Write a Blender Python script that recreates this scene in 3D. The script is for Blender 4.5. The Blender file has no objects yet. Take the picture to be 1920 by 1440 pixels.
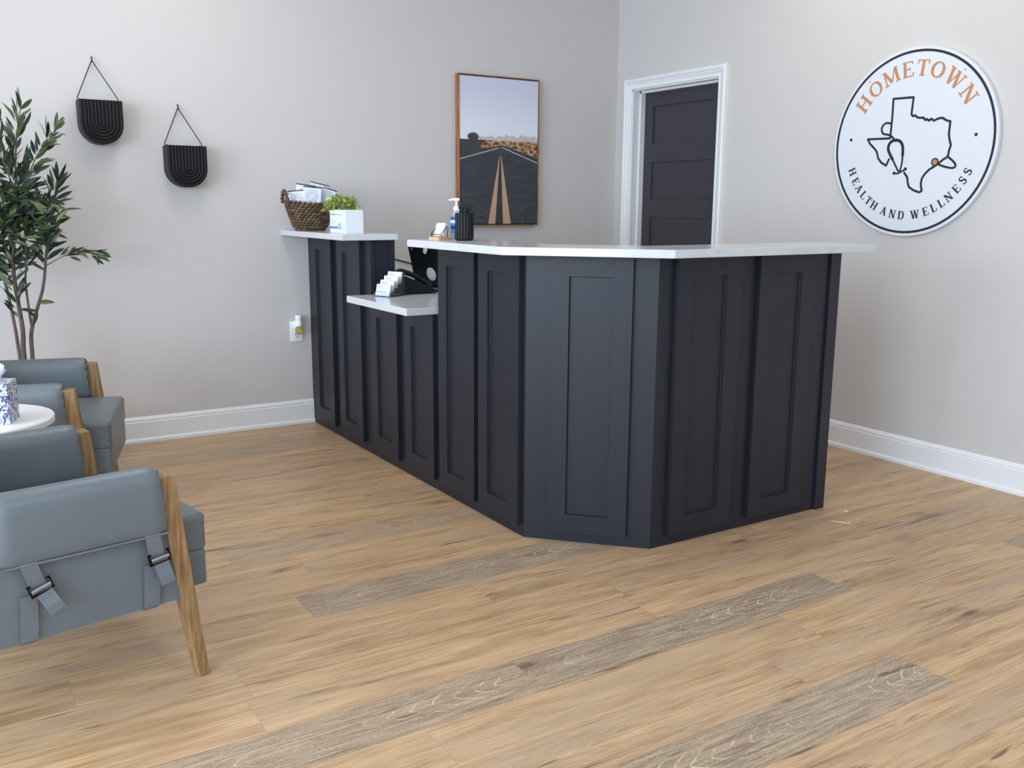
import bpy, math, random
from mathutils import Vector, Matrix
random.seed(7)
PI = math.pi
R = math.radians
sc = bpy.context.scene
COL = sc.collection

# ------------------------------------------------------------------ helpers
class MB:
    """collects geometry for ONE mesh object"""
    def __init__(s): s.v, s.f, s.sm = [], [], []
    def add(s, vs, fs, smooth=False):
        b = len(s.v); s.v += [tuple(p) for p in vs]
        for f in fs: s.f.append([i + b for i in f]); s.sm.append(smooth)
        return s
    def box(s, x0, x1, y0, y1, z0, z1):
        vs = [(x, y, z) for z in (z0, z1) for y in (y0, y1) for x in (x0, x1)]
        return s.add(vs, [(0,2,3,1),(4,5,7,6),(0,1,5,4),(2,6,7,3),(0,4,6,2),(1,3,7,5)])
    def prism(s, poly, h0, h1, m=lambda a, b, h: (a, b, h), smooth=False):
        n = len(poly)
        vs = [m(a, b, h0) for a, b in poly] + [m(a, b, h1) for a, b in poly]
        fs = [list(range(n))[::-1], list(range(n, 2*n))]
        s.add(vs, fs)
        b = len(s.v) - 2*n
        for i in range(n):
            j = (i+1) % n; s.f.append([b+i, b+j, b+n+j, b+n+i]); s.sm.append(smooth)
        return s
    def tube(s, pts, r, n=8, closed=False, cap=True):
        P = [Vector(p) for p in pts]; N = len(P)
        rs = r if isinstance(r, (list, tuple)) else [r]*N
        T = []
        for i in range(N):
            a = P[i-1] if (i or closed) else P[i]; b = P[(i+1) % N] if (i < N-1 or closed) else P[i]
            t = (b-a); T.append(t.normalized() if t.length > 1e-9 else Vector((0,0,1)))
        ref = Vector((0,0,1)) if abs(T[0].z) < .9 else Vector((1,0,0))
        u = T[0].cross(ref).normalized(); vs = []
        for i in range(N):
            u = (u - T[i]*u.dot(T[i])).normalized(); w = T[i].cross(u)
            for k in range(n):
                a = 2*PI*k/n; vs.append(P[i] + (u*math.cos(a) + w*math.sin(a))*rs[i])
        fs = []
        for i in range(N if closed else N-1):
            j = (i+1) % N
            for k in range(n): l = (k+1) % n; fs.append((i*n+k, i*n+l, j*n+l, j*n+k))
        s.add(vs, fs, True)
        if cap and not closed:
            b = len(s.v) - len(vs)
            s.f.append([b+k for k in range(n)][::-1]); s.sm.append(False)
            s.f.append([b+(N-1)*n+k for k in range(n)]); s.sm.append(False)
        return s
    def lathe(s, prof, n=32, c=(0,0,0), sx=1, sy=1, rfun=None, smooth=True):
        vs = []; m = len(prof)
        for k in range(n):
            a = 2*PI*k/n
            for r, z in prof:
                rr = r*(rfun(a, z) if rfun else 1)
                vs.append((c[0]+rr*math.cos(a)*sx, c[1]+rr*math.sin(a)*sy, c[2]+z))
        fs = []
        for k in range(n):
            l = (k+1) % n
            for i in range(m-1): fs.append((k*m+i, l*m+i, l*m+i+1, k*m+i+1))
        return s.add(vs, fs, smooth)
    def rbox(s, c, size, r, seg=4, inner=6, crown=None):
        h = [d/2 for d in size]; axes = []
        for d in h:
            rr = min(r, d*.999); q = d-rr
            L = [-q - rr*math.tan(R(45)*(seg-i)/seg) for i in range(seg)]
            M = [-q + 2*q*i/inner for i in range(inner+1)]
            axes.append((L + M + [-x for x in L[::-1]], q, rr))
        def pt(p):
            q = [max(-a[1], min(a[1], x)) for x, a in zip(p, axes)]
            d = Vector([x-y for x, y in zip(p, q)]); rr = min(a[2] for a in axes)
            if d.length > 1e-9: d = d.normalized()*rr
            v = Vector(q) + d
            if crown: v = Vector(crown(v, h))
            return (v.x+c[0], v.y+c[1], v.z+c[2])
        for ax in range(3):
            b, e = (ax+1) % 3, (ax+2) % 3
            for sg in (-1, 1):
                A, B = axes[b][0], axes[e][0]; vs = []
                for x in A:
                    for y in B:
                        p = [0,0,0]; p[ax] = sg*h[ax]; p[b] = x; p[e] = y; vs.append(pt(p))
                nb = len(B); fs = []
                for i in range(len(A)-1):
                    for j in range(nb-1):
                        q = (i*nb+j, (i+1)*nb+j, (i+1)*nb+j+1, i*nb+j+1)
                        fs.append(q if sg > 0 else q[::-1])
                s.add(vs, fs, True)
        return s
    def ribbon(s, pts, w, h0, h1, m):
        """flat stroke of width w along 2D pts, extruded h0..h1, mapped by m"""
        n = len(pts); L, Rr = [], []
        for i in range(n):
            a = pts[max(i-1, 0)]; b = pts[min(i+1, n-1)]
            dx, dy = b[0]-a[0], b[1]-a[1]; l = math.hypot(dx, dy) or 1
            ww = (w[i] if isinstance(w, (list, tuple)) else w)/2
            L.append((pts[i][0]-dy/l*ww, pts[i][1]+dx/l*ww)); Rr.append((pts[i][0]+dy/l*ww, pts[i][1]-dx/l*ww))
        for i in range(n-1): s.prism([Rr[i], Rr[i+1], L[i+1], L[i]], h0, h1, m)
        return s
    def move(s, mat, start=0):
        for i in range(start, len(s.v)): s.v[i] = tuple(mat @ Vector(s.v[i]))
        return s

def wloc(o):
    v = Vector((0,0,0))
    while o: v += o.location; o = o.parent
    return v

def obj(name, mb, m, parent=None, world=True, base=None, angle=40, bevel=0, label=None, weld=False):
    v = mb.v
    off = wloc(parent) if (parent and world) else (Vector(base) if base else Vector((0,0,0)))
    me = bpy.data.meshes.new(name)
    me.from_pydata([(p[0]-off.x, p[1]-off.y, p[2]-off.z) for p in v], [], mb.f)
    me.polygons.foreach_set('use_smooth', [True if angle else x for x in mb.sm])
    if angle: me.set_sharp_from_angle(angle=R(angle))
    me.materials.append(m)
    if weld:
        import bmesh
        bm = bmesh.new(); bm.from_mesh(me); bmesh.ops.remove_doubles(bm, verts=bm.verts, dist=1e-5); bm.to_mesh(me); bm.free()
        me.polygons.foreach_set('use_smooth', [True]*len(me.polygons)); me.set_sharp_from_angle(angle=R(angle or 60))
    me.update()
    o = bpy.data.objects.new(name, me); COL.objects.link(o)
    if parent: o.parent = parent
    elif base: o.location = base
    if bevel:
        b = o.modifiers.new('bevel', 'BEVEL'); b.width = bevel; b.segments = 2; b.limit_method = 'ANGLE'; b.angle_limit = R(50)
    if label: o['label'] = label
    return o

def tag(o, label, cat, group=None, kind=None):
    o['label'] = label; o['category'] = cat
    if group: o['group'] = group
    if kind: o['kind'] = kind
    return o

def thing(name, label, cat, loc=(0,0,0), rz=0, group=None, kind=None):
    o = bpy.data.objects.new(name, None); COL.objects.link(o)
    o.empty_display_size = .1; o.location = loc; o.rotation_euler = (0,0,rz)
    return tag(o, label, cat, group, kind)

def dup(root, loc, rz, label, group=None):
    r = root.copy(); COL.objects.link(r); r.location = loc; r.rotation_euler = (0,0,rz); r['label'] = label
    if group: r['group'] = group
    for ch in list(root.children):
        c = ch.copy(); COL.objects.link(c); c.parent = r
        for g in ch.children:
            d = g.copy(); COL.objects.link(d); d.parent = c
    return r

# ------------------------------------------------------------------ materials
def S(r, g, b):  # sRGB 0-255 -> linear
    f = lambda c: (c/255/12.92) if c/255 <= .04045 else ((c/255+.055)/1.055)**2.4
    return (f(r), f(g), f(b), 1)

class X:
    """a socket or number that writes Math nodes when used in an expression"""
    nt = None
    def __init__(s, k): s.k = k
    @staticmethod
    def op(o, *a):
        n = X.nt.nodes.new('ShaderNodeMath'); n.operation = o
        for i, q in enumerate(a):
            q = q.k if isinstance(q, X) else q
            if isinstance(q, (int, float)): n.inputs[i].default_value = q
            else: X.nt.links.new(q, n.inputs[i])
        return X(n.outputs[0])
    def __add__(s, o): return X.op('ADD', s, o)
    __radd__ = __add__
    def __sub__(s, o): return X.op('SUBTRACT', s, o)
    def __rsub__(s, o): return X.op('SUBTRACT', o, s)
    def __mul__(s, o): return X.op('MULTIPLY', s, o)
    __rmul__ = __mul__
    def __truediv__(s, o): return X.op('DIVIDE', s, o)
    def lt(s, o): return X.op('LESS_THAN', s, o)
    def gt(s, o): return X.op('GREATER_THAN', s, o)
    def abs(s): return X.op('ABSOLUTE', s)
    def sin(s): return X.op('SINE', s)
    def fract(s): return X.op('FRACT', s)
    def floor(s): return X.op('FLOOR', s)
    def mx(s, o): return X.op('MAXIMUM', s, o)
    def mn(s, o): return X.op('MINIMUM', s, o)
    def ss(s, a, b):
        n = X.nt.nodes.new('ShaderNodeMapRange'); n.interpolation_type = 'SMOOTHSTEP'
        X.nt.links.new(s.k, n.inputs[0]); n.inputs[1].default_value = a; n.inputs[2].default_value = b
        return X(n.outputs[0])

def material(name, base=(.5,.5,.5,1), rough=.5, **kw):
    m = bpy.data.materials.new(name); m.use_nodes = True
    nt = m.node_tree; b = nt.nodes['Principled BSDF']
    b.inputs['Base Color'].default_value = base; b.inputs['Roughness'].default_value = rough
    for k, v in kw.items(): b.inputs[k.replace('_', ' ')].default_value = v
    m.diffuse_color = base
    return m

def begin(m): X.nt = m.node_tree; return m.node_tree, m.node_tree.nodes['Principled BSDF']
def coords(nt, kind='Object'):
    t = nt.nodes.new('ShaderNodeTexCoord'); s = nt.nodes.new('ShaderNodeSeparateXYZ')
    nt.links.new(t.outputs[kind], s.inputs[0]); return t.outputs[kind], X(s.outputs[0]), X(s.outputs[1]), X(s.outputs[2])
def comb(nt, x, y, z=0):
    c = nt.nodes.new('ShaderNodeCombineXYZ')
    for i, q in enumerate((x, y, z)):
        if isinstance(q, X): nt.links.new(q.k, c.inputs[i])
        else: c.inputs[i].default_value = q
    return c.outputs[0]
def noise(nt, vec, scale, detail=3, rough=.5, dist=0):
    n = nt.nodes.new('ShaderNodeTexNoise'); n.inputs['Scale'].default_value = scale; n.inputs['Detail'].default_value = detail
    n.inputs['Roughness'].default_value = rough; n.inputs['Distortion'].default_value = dist
    if vec is not None: nt.links.new(vec, n.inputs['Vector'])
    return X(n.outputs[0])
def mix(nt, fac, a, b):
    n = nt.nodes.new('ShaderNodeMix'); n.data_type = 'RGBA'
    if isinstance(fac, X): nt.links.new(fac.k, n.inputs[0])
    else: n.inputs[0].default_value = fac
    for q, i in ((a, 6), (b, 7)):
        if isinstance(q, tuple): n.inputs[i].default_value = q
        else: nt.links.new(q, n.inputs[i])
    return n.outputs[2]
def bump(nt, b, h, strength=.2, dist=.002):
    n = nt.nodes.new('ShaderNodeBump'); n.inputs['Strength'].default_value = strength; n.inputs['Distance'].default_value = dist
    nt.links.new(h.k if isinstance(h, X) else h, n.inputs['Height']); nt.links.new(n.outputs[0], b.inputs['Normal'])
def setc(nt, b, c): nt.links.new(c, b.inputs['Base Color'])

def paint(name, c, rough=.55, bumpk=.08, scale=900):
    m = material(name, c, rough); nt, b = begin(m); v, *_ = coords(nt)
    bump(nt, b, noise(nt, v, scale/5, 2), bumpk, .001); return m

M = {}
M['wall'] = paint('greige_paint', (.596, .572, .558, 1), .6, .05)
M['ceiling'] = paint('ceiling_white', S(232, 231, 228), .8)
M['trim'] = paint('trim_white', S(232, 233, 235), .35, .02)
M['charcoal'] = paint('charcoal_paint', S(32, 34, 43), .42, .03); M['charcoal'].node_tree.nodes['Principled BSDF'].inputs['Specular IOR Level'].default_value = .36
M['doorpaint'] = paint('door_paint', S(56, 53, 60), .45, .03)
M['white_plastic'] = material('white_plastic', S(236, 238, 240), .35)
M['paper'] = material('paper_white', S(222, 227, 236), .6)
M['black'] = material('black_satin', S(11, 11, 15), .5, Specular_IOR_Level=.3)
M['blackwire'] = material('black_wire', S(12, 12, 14), .5, Specular_IOR_Level=.2)
M['blackmetal'] = material('black_metal', S(28, 28, 30), .3, Metallic=.8)
M['navy'] = material('navy_print', S(18, 18, 34), .6)
M['copper'] = material('copper_print', S(190, 132, 88), .5)
M['signwhite'] = material('sign_white', S(217, 221, 228), .45)
M['grey'] = material('grey_metal', S(130, 130, 132), .4)
M['greyprint'] = material('grey_print', S(120, 126, 138), .6)
M['blueprint'] = material('blue_print', S(58, 120, 225), .5)
M['paleblue'] = material('pale_blue_print', S(150, 185, 235), .5)
M['steel'] = material('chrome', S(170, 172, 176), .25, Metallic=1)
M['soil'] = material('soil', S(60, 50, 40), .9)
M['glow'] = material('light_diffuser', (1,1,1,1), .5)
M['clear'] = material('clear_acrylic', (.93,.97,1,1), .06, Transmission_Weight=1.0, IOR=1.25)

# quartz
m = material('white_quartz', S(240, 242, 246), .16); nt, b = begin(m); v, *_ = coords(nt)
setc(nt, b, mix(nt, noise(nt, v, 14, 5, .6).ss(.35, .75), S(205, 208, 212), S(196, 199, 205))); M['quartz'] = m
# leather
def leather(name, c, c2):
    m = material(name, c, .36); nt, b = begin(m); v, *_ = coords(nt)
    setc(nt, b, mix(nt, noise(nt, v, 5, 3), c, c2))
    h = noise(nt, v, 420, 3) * .5 + noise(nt, v, 26, 3, .5, .4) * 1.4
    bump(nt, b, h, .28, .0016); return m
M['leather'] = leather('sage_leather', S(106, 115, 121), S(99, 108, 114))
M['strap'] = leather('sage_strap', S(108, 115, 121), S(102, 109, 115))
# chair wood
m = material('oak_wood', S(150, 118, 76), .5); nt, b = begin(m); v, x, y, z = coords(nt)
g = noise(nt, comb(nt, x*70, y*70, z*5), 1.6, 5, .6); g2 = noise(nt, comb(nt, x*6, y*6, z*2), 2, 3)
c = mix(nt, g.ss(.3, .72), S(120, 90, 56), S(172, 140, 96)); c = mix(nt, g2.ss(.45, .8)*.5, c, S(128, 98, 62))
setc(nt, b, c); bump(nt, b, g, .25, .001); M['oak'] = m
m = material('frame_wood', S(140, 92, 54), .45); nt, b = begin(m); v, x, y, z = coords(nt)
setc(nt, b, mix(nt, noise(nt, comb(nt, x*30, y*30, z*3), 2, 4).ss(.3, .7), S(122, 78, 44), S(165, 112, 70))); M['framewood'] = m
m = material('light_wood', S(214, 170, 128), .5); nt, b = begin(m); v, x, y, z = coords(nt)
setc(nt, b, mix(nt, noise(nt, comb(nt, x*20, y*20, z*90), 2, 4).ss(.3, .7), S(205, 158, 114), S(224, 184, 142))); M['lightwood'] = m
# wicker
m = material('wicker', S(105, 82, 58), .65); nt, b = begin(m); v, x, y, z = coords(nt)
g = noise(nt, v, 90, 4); gi = nt.nodes.new('ShaderNodeNewGeometry'); rnd = X(gi.outputs['Random Per Island'])
c = mix(nt, rnd, S(70, 53, 39), S(122, 98, 72)); c = mix(nt, g.ss(.35, .7)*.5, c, S(60, 44, 32)); setc(nt, b, c)
bump(nt, b, g, .5, .002); M['wicker'] = m
def leafmat(name, cs, rough=.45):
    m = material(name, cs[0], rough); nt, b = begin(m); gi = nt.nodes.new('ShaderNodeNewGeometry')
    r = X(gi.outputs['Random Per Island'])
    c = mix(nt, r.ss(0, .6), cs[0], cs[1]); c = mix(nt, r.ss(.6, 1), c, cs[2]); setc(nt, b, c)
    b.inputs['Subsurface Weight'].default_value = 0; return m
M['olive'] = leafmat('olive_leaves', [S(30, 45, 38), S(50, 68, 46), S(98, 112, 66)])
M['spring'] = leafmat('spring_leaves', [S(112, 140, 76), S(176, 190, 92), S(212, 218, 132)])
m = material('bark', S(92, 78, 70), .8); nt, b = begin(m); v, x, y, z = coords(nt)
g = noise(nt, comb(nt, x*60, y*60, z*14), 1.5, 4); setc(nt, b, mix(nt, g, S(74, 62, 56), S(120, 104, 94))); bump(nt, b, g, .5, .003); M['bark'] = m
# speckled tissue box
m = material('speckled_card', S(200, 210, 230), .5); nt, b = begin(m); v, x, y, z = coords(nt)
g = noise(nt, v, 110, 3, .6, 1.2); c = mix(nt, g.ss(.47, .53), S(62, 78, 128), S(232, 236, 244)); setc(nt, b, c); M['speckle'] = m
m = material('yellow_oil_glass', S(226, 214, 130), .08, Transmission_Weight=.8, IOR=1.4); M['oil'] = m
m = material('bottle_clear', S(225, 235, 245), .1, Transmission_Weight=.7, IOR=1.35); M['bottle'] = m

# floor planks (per-face attributes: grey = grey-washed board, seed = per-board random)
m = material('plank_floor', S(190, 160, 122), .42); nt, b = begin(m)
def attr(nm):
    a = nt.nodes.new('ShaderNodeAttribute'); a.attribute_name = nm; return X(a.outputs['Fac'])
seed, grey = attr('seed'), attr('grey')
uvn = nt.nodes.new('ShaderNodeUVMap'); uvn.uv_map = 'plank'; sp = nt.nodes.new('ShaderNodeSeparateXYZ'); nt.links.new(uvn.outputs[0], sp.inputs[0])
u, v = X(sp.outputs[0]), X(sp.outputs[1])          # metres along / across one board
uu = u + seed*53.0; vv = v + seed*17.0
SF = lambda r, g, b_: tuple(q*k for q, k in zip(S(r, g, b_), (1.1, 1.02, .92, 1)))
fine = noise(nt, comb(nt, uu*3.4, vv*80), 1.7, 6, .68)
med = noise(nt, comb(nt, uu*1.3, vv*15), 1.3, 5, .6, .7)
streak = noise(nt, comb(nt, uu*1.3, vv*15, 3.1), 1.6, 6, .66, .9)
streak2 = noise(nt, comb(nt, uu*2.6, vv*34, 8.1), 1.4, 4, .6, .6)
big = noise(nt, comb(nt, uu*1.0, vv*5, 7.7), 1.5, 3)
sd = (seed*7.0).fract()
tan = mix(nt, med.ss(.28, .72), SF(152, 121, 88), SF(202, 174, 138))
tan = mix(nt, sd*.5, tan, SF(186, 162, 134))
tan = mix(nt, fine.ss(.42, .72)*.5, tan, SF(214, 192, 162))
tan = mix(nt, fine.ss(.5, .25)*.5, tan, SF(132, 102, 74))
tan = mix(nt, big.ss(.48, .72)*.6, tan, SF(172, 155, 136))
gr = mix(nt, fine.ss(.35, .65), SF(126, 111, 98), SF(176, 161, 144))
sp2 = noise(nt, comb(nt, uu*70, vv*170), 1.5, 3, .7)
gr = mix(nt, sp2.ss(.5, .68)*.6, gr, SF(202, 189, 172)); gr = mix(nt, med.ss(.52, .8)*.5, gr, SF(104, 90, 80))
# cathedral grain on grey boards: fine pale nested points along the middle of the board
vc = (v - .09)/.09
wob = noise(nt, comb(nt, uu*3.2, vv*14, 1.), 1.5, 3)
ph = (u - vc.abs()*.075 - vc*vc*.16 + wob*.05)*32.0
line = (ph*PI).sin().ss(.90, .995) * vc.abs().ss(.70, .30) * noise(nt, comb(nt, uu*1.4, 0, 5.), 1.2, 1).ss(.44, .58) * noise(nt, comb(nt, uu*30, vv*60, 2.), 1.2, 2).ss(.38, .55)
gr = mix(nt, line*.75, gr, SF(226, 215, 199))
col = mix(nt, grey, tan, gr)
col = mix(nt, streak.ss(.56, .74)*.75, col, SF(98, 78, 66))
col = mix(nt, streak2.ss(.62, .78)*.45, col, SF(112, 92, 78))
vo = nt.nodes.new('ShaderNodeTexVoronoi'); vo.inputs['Scale'].default_value = 1.0
nt.links.new(comb(nt, uu*2.2, vv*8.0 + fine*.25), vo.inputs['Vector'])
kd = X(vo.outputs['Distance']); kc = nt.nodes.new('ShaderNodeSeparateColor'); nt.links.new(vo.outputs['Color'], kc.inputs[0])
knot = (kd + fine*.12).ss(.20, .09) * X(kc.outputs[0]).gt(.60)
halo = (kd + fine*.2).ss(.42, .15) * X(kc.outputs[0]).gt(.60)
crack = noise(nt, comb(nt, uu*1.9, vv*26, 12.4), 1.5, 3, .5, .4)
col = mix(nt, crack.ss(.66, .74)*.8, col, SF(84, 66, 58))
col = mix(nt, halo*.35, col, SF(126, 98, 74))
col = mix(nt, knot*.8, col, SF(74, 60, 50))
edge = (v.mn(.18 - v)).ss(.0018, .0006).mx(u.ss(.0022, .0006))
col = mix(nt, edge*.3, col, SF(96, 78, 62))
setc(nt, b, col)
nt.links.new((fine*.18 + .36).k, b.inputs['Roughness'])
bump(nt, b, fine*.6 - edge*1.5, .10, .0015); M['floor'] = m

# picture: desert road
m = material('road_canvas', S(80, 80, 90), .6); nt, b = begin(m); vec, x, y, z = coords(nt)
PW, PH = .562, .871
u = x/PW; v = z/PH
n1 = noise(nt, comb(nt, u*9, 0, 0), 1.6, 4); n2 = noise(nt, comb(nt, u*60, v*90), 1, 4, .6); n3 = noise(nt, comb(nt, u*130, v*170), 1.2, 4, .7)
n4 = noise(nt, comb(nt, u*3, v*26), 1.5, 3); n5 = noise(nt, comb(nt, u*16, v*34), 1.3, 5, .75)
c = mix(nt, v.ss(.58, 1.0), S(224, 230, 240), S(201, 205, 225))
mount = v.lt(.578 + n1*.078 - (u - .8).abs()*.03) * u.gt(.2)
c = mix(nt, mount, c, mix(nt, n2.ss(.35, .7), S(176, 166, 168), S(218, 212, 212)))
band = v.lt(.572 + n2*.012)
c = mix(nt, band, c, mix(nt, n5.ss(.40, .60), S(60, 44, 36), S(206, 160, 116)))
leftd = v.lt(.574 + n2*.01) * u.lt(.27 + (v - .54)*1.2)
c = mix(nt, leftd, c, mix(nt, n2, S(48, 50, 56), S(70, 68, 70)))
tr = ((u - .167)*(u - .167)*170 + (v - .598)*(v - .598)*1100 + (n3 - .5)*2.2).lt(.85)
c = mix(nt, tr, c, S(58, 58, 56))
lowL = v - (.493 + u*.095); lowR = v - (.538 - (u - .593)*.176)
roadL = lowL.lt(0) * u.lt(.52); roadR = lowR.lt(0) * u.gt(.519)
road = roadL.mx(roadR).mx(v.lt(.43))
ac = mix(nt, n4.ss(.4, .75), S(50, 54, 62), S(66, 69, 76))
n6 = noise(nt, comb(nt, u*40, v*56), 1.1, 4, .8)
ac = mix(nt, n6.ss(.54, .70) * v.ss(.40, .05)*.7, ac, S(128, 130, 134)); ac = mix(nt, n6.ss(.46, .32) * v.ss(.36, .05)*.6, ac, S(28, 30, 34))
c = mix(nt, road, c, ac)
eL = (v - (.444 + u*.1716)).abs().lt(.0032) * u.lt(.49)
eR = (v - (.434 + (.991 - u)*.2148)).abs().lt(.0034) * u.gt(.53)
c = mix(nt, eL.mx(eR)*.85, c, S(196, 192, 190))
t = (.472 - v)/.467
L0 = .498 - t*.139; L1 = .503 - t*.058; R0 = .519 + t*.034; R1 = .524 + t*.127
on = v.lt(.475)
ln = (u.gt(L0)*u.lt(L1 + n3*.012*t)).mx(u.gt(R0 - n3*.01*t)*u.lt(R1)) * on
c = mix(nt, ln, c, mix(nt, n3.ss(.3, .7), S(160, 122, 98), S(212, 178, 150)))
btw = u.gt(L1)*u.lt(R0)*on*n2.ss(.42, .6)
c = mix(nt, btw*.7, c, S(24, 24, 26))
setc(nt, b, c); M['road'] = m

# ------------------------------------------------------------------ measurements
xL, yS = -2.1705, -1.565
A = Vector((-2.1705, -2.2485)); Bp = Vector((-1.8426, -2.5941)); xE, yB = -.9005, -2.5941
ZC, ZT, ZLOW = 1.071, 1.10, .812
RX0, RY0, RH = -7.6, -8.2, 2.9

def structure(name, mb, m, label, cat, parent=None, **k):
    o = obj(name, mb, m, parent, **k)
    if not parent: tag(o, label, cat, kind='structure')
    return o

# ------------------------------------------------------------------ room shell
# floor: one mesh of boards, 0.18 m wide, laid along X
verts, faces, uvs, seeds, greys = [], [], [], [], []
W0, PL = -2.514, 1.22
rows = range(int(math.floor((RY0 - W0)/.18)), int(math.ceil((0 - W0)/.18)) + 1)
# rows whose end joints or grey boards are seen in the photo: row -> (joint x, {board index: grey})
known = {0: (-3.10, {0: 1.0}), -1: (-2.57, {0: .15}), -2: (-3.399, {1: .25}), -4: (-2.735, {0: 1.0, -1: .9}), -5: (-3.093, {2: .8}), -7: (-3.01, {0: 1.0, -1: .55}), -3: (-2.2, {1: .3})}
rr = random.Random(11)
for r in rows:
    y0, y1 = W0 + .18*r, W0 + .18*(r+1)
    j, gd = known.get(r, (rr.uniform(-3, -1.8), {}))
    k0 = int(math.floor((RX0 - j)/PL)); k1 = int(math.ceil((0 - j)/PL))
    for k in range(k0, k1+1):
        xa, xb = max(j + PL*k, RX0 - .1), min(j + PL*(k+1), .1)
        ya, yb = max(y0, RY0 - .1), min(y1, .1)
        if xb <= xa or yb <= ya: continue
        i = len(verts); verts += [(xa,ya,0),(xb,ya,0),(xb,yb,0),(xa,yb,0)]; faces.append((i,i+1,i+2,i+3))
        ua, ub = xa - (j + PL*k), xb - (j + PL*k)
        uvs += [(ua, ya-y0), (ub, ya-y0), (ub, yb-y0), (ua, yb-y0)]
        seeds.append(rr.random()); g = gd.get(k)
        greys.append(g if g is not None else (rr.choice([0,0,0,0,.1,.2,.35,.6]) if r not in known else rr.choice([0, 0, .1])))
me = bpy.data.meshes.new('floor'); me.from_pydata(verts, [], faces)
for nm, d in (('seed', seeds), ('grey', greys)):
    a = me.attributes.new(nm, 'FLOAT', 'FACE'); a.data.foreach_set('value', d)
ul = me.uv_layers.new(name='plank')
ul.data.foreach_set('uv', [q for p in uvs for q in p])
me.materials.append(M['floor']); fl = bpy.data.objects.new('floor', me); COL.objects.link(fl)
tag(fl, 'light brown wood plank floor with a few grey boards', 'floor', kind='structure')

structure('wall_back', MB().box(RX0-.12, .14, 0, .12, 0, RH), M['wall'], 'greige back wall with the framed road picture and two black wall pockets', 'wall', angle=0)
DY0, DY1, DZ = -.16, -.955, 1.985       # door opening in the right wall
structure('wall_right', MB().box(0, .13, DY0, 0, 0, RH).box(0, .13, RY0-.12, DY1, 0, RH).box(0, .13, DY1, DY0, DZ, RH), M['wall'],
          'greige right wall with the dark door and the round white sign', 'wall', angle=0)
WZ0, WZ1 = .5, 2.55                     # two windows in the left wall
wins = [(-1.3, -3.5), (-4.1, -6.6)]
w = MB().box(RX0-.12, RX0, wins[0][0], 0, 0, RH).box(RX0-.12, RX0, wins[1][0], wins[0][1], 0, RH).box(RX0-.12, RX0, RY0-.12, wins[1][1], 0, RH)
for a, bq in wins: w.box(RX0-.12, RX0, bq, a, 0, WZ0).box(RX0-.12, RX0, bq, a, WZ1, RH)
structure('wall_left', w, M['wall'], 'greige left wall with two large windows', 'wall', angle=0)
FW = (-7.0, -3.6)                       # one window in the front wall, behind the viewer
structure('wall_front', MB().box(RX0-.12, FW[0], RY0-.12, RY0, 0, RH).box(FW[1], .14, RY0-.12, RY0, 0, RH).box(FW[0], FW[1], RY0-.12, RY0, 0, WZ0).box(FW[0], FW[1], RY0-.12, RY0, WZ1, RH), M['wall'], 'greige front wall with one wide window, behind the viewer', 'wall', angle=0)
f = MB().box(FW[0], FW[0]+.06, RY0-.1, RY0+.02, WZ0, WZ1).box(FW[1]-.06, FW[1], RY0-.1, RY0+.02, WZ0, WZ1).box(FW[0], FW[1], RY0-.1, RY0+.02, WZ0, WZ0+.06).box(FW[0], FW[1], RY0-.1, RY0+.02, WZ1-.06, WZ1).box(-5.33, -5.27, RY0-.1, RY0, WZ0, WZ1)
structure('window_3', f, M['trim'], 'white framed window in the front wall', 'window', angle=0)
structure('ceiling', MB().box(RX0-.12, .14, RY0-.12, .12, RH, RH+.1), M['ceiling'], 'white ceiling above the reception room', 'ceiling', angle=0)
for i, (a, bq) in enumerate(wins, 1):
    f = MB().box(RX0-.1, RX0+.02, bq, bq+.06, WZ0, WZ1).box(RX0-.1, RX0+.02, a-.06, a, WZ0, WZ1)
    f.box(RX0-.1, RX0+.02, bq, a, WZ0, WZ0+.06).box(RX0-.1, RX0+.02, bq, a, WZ1-.06, WZ1).box(RX0-.1, RX0, (a+bq)/2-.03, (a+bq)/2+.03, WZ0, WZ1)
    structure('window_%d' % i, f, M['trim'], 'white framed window in the left wall, %s the back wall' % ('nearer' if i == 1 else 'farther from'), 'window', angle=0)

# baseboards: shaped profile + shoe moulding
bprof = [(0,0),(.024,0),(.024,.014),(.017,.022),(.015,.024),(.015,.108),(.011,.113),(.013,.118),(.010,.127),(.004,.1335),(0,.1356)]
mb = MB(); mb.prism(bprof, -3.99-3.5, xL-.001, lambda a, z, h: (h, -a, z))
mb.prism(bprof, -2.03+.0, 0, lambda a, z, h: (h, -a, z))
structure('baseboard_back', mb, M['trim'], 'white moulded baseboard along the back wall', 'baseboard', angle=30)
mb = MB(); mb.prism(bprof, RY0, -1.03, lambda a, z, h: (-a, h, z)); mb.prism(bprof, -.09, -.001, lambda a, z, h: (-a, h, z))
structure('baseboard_right', mb, M['trim'], 'white moulded baseboard along the right wall', 'baseboard', angle=30)

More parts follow.
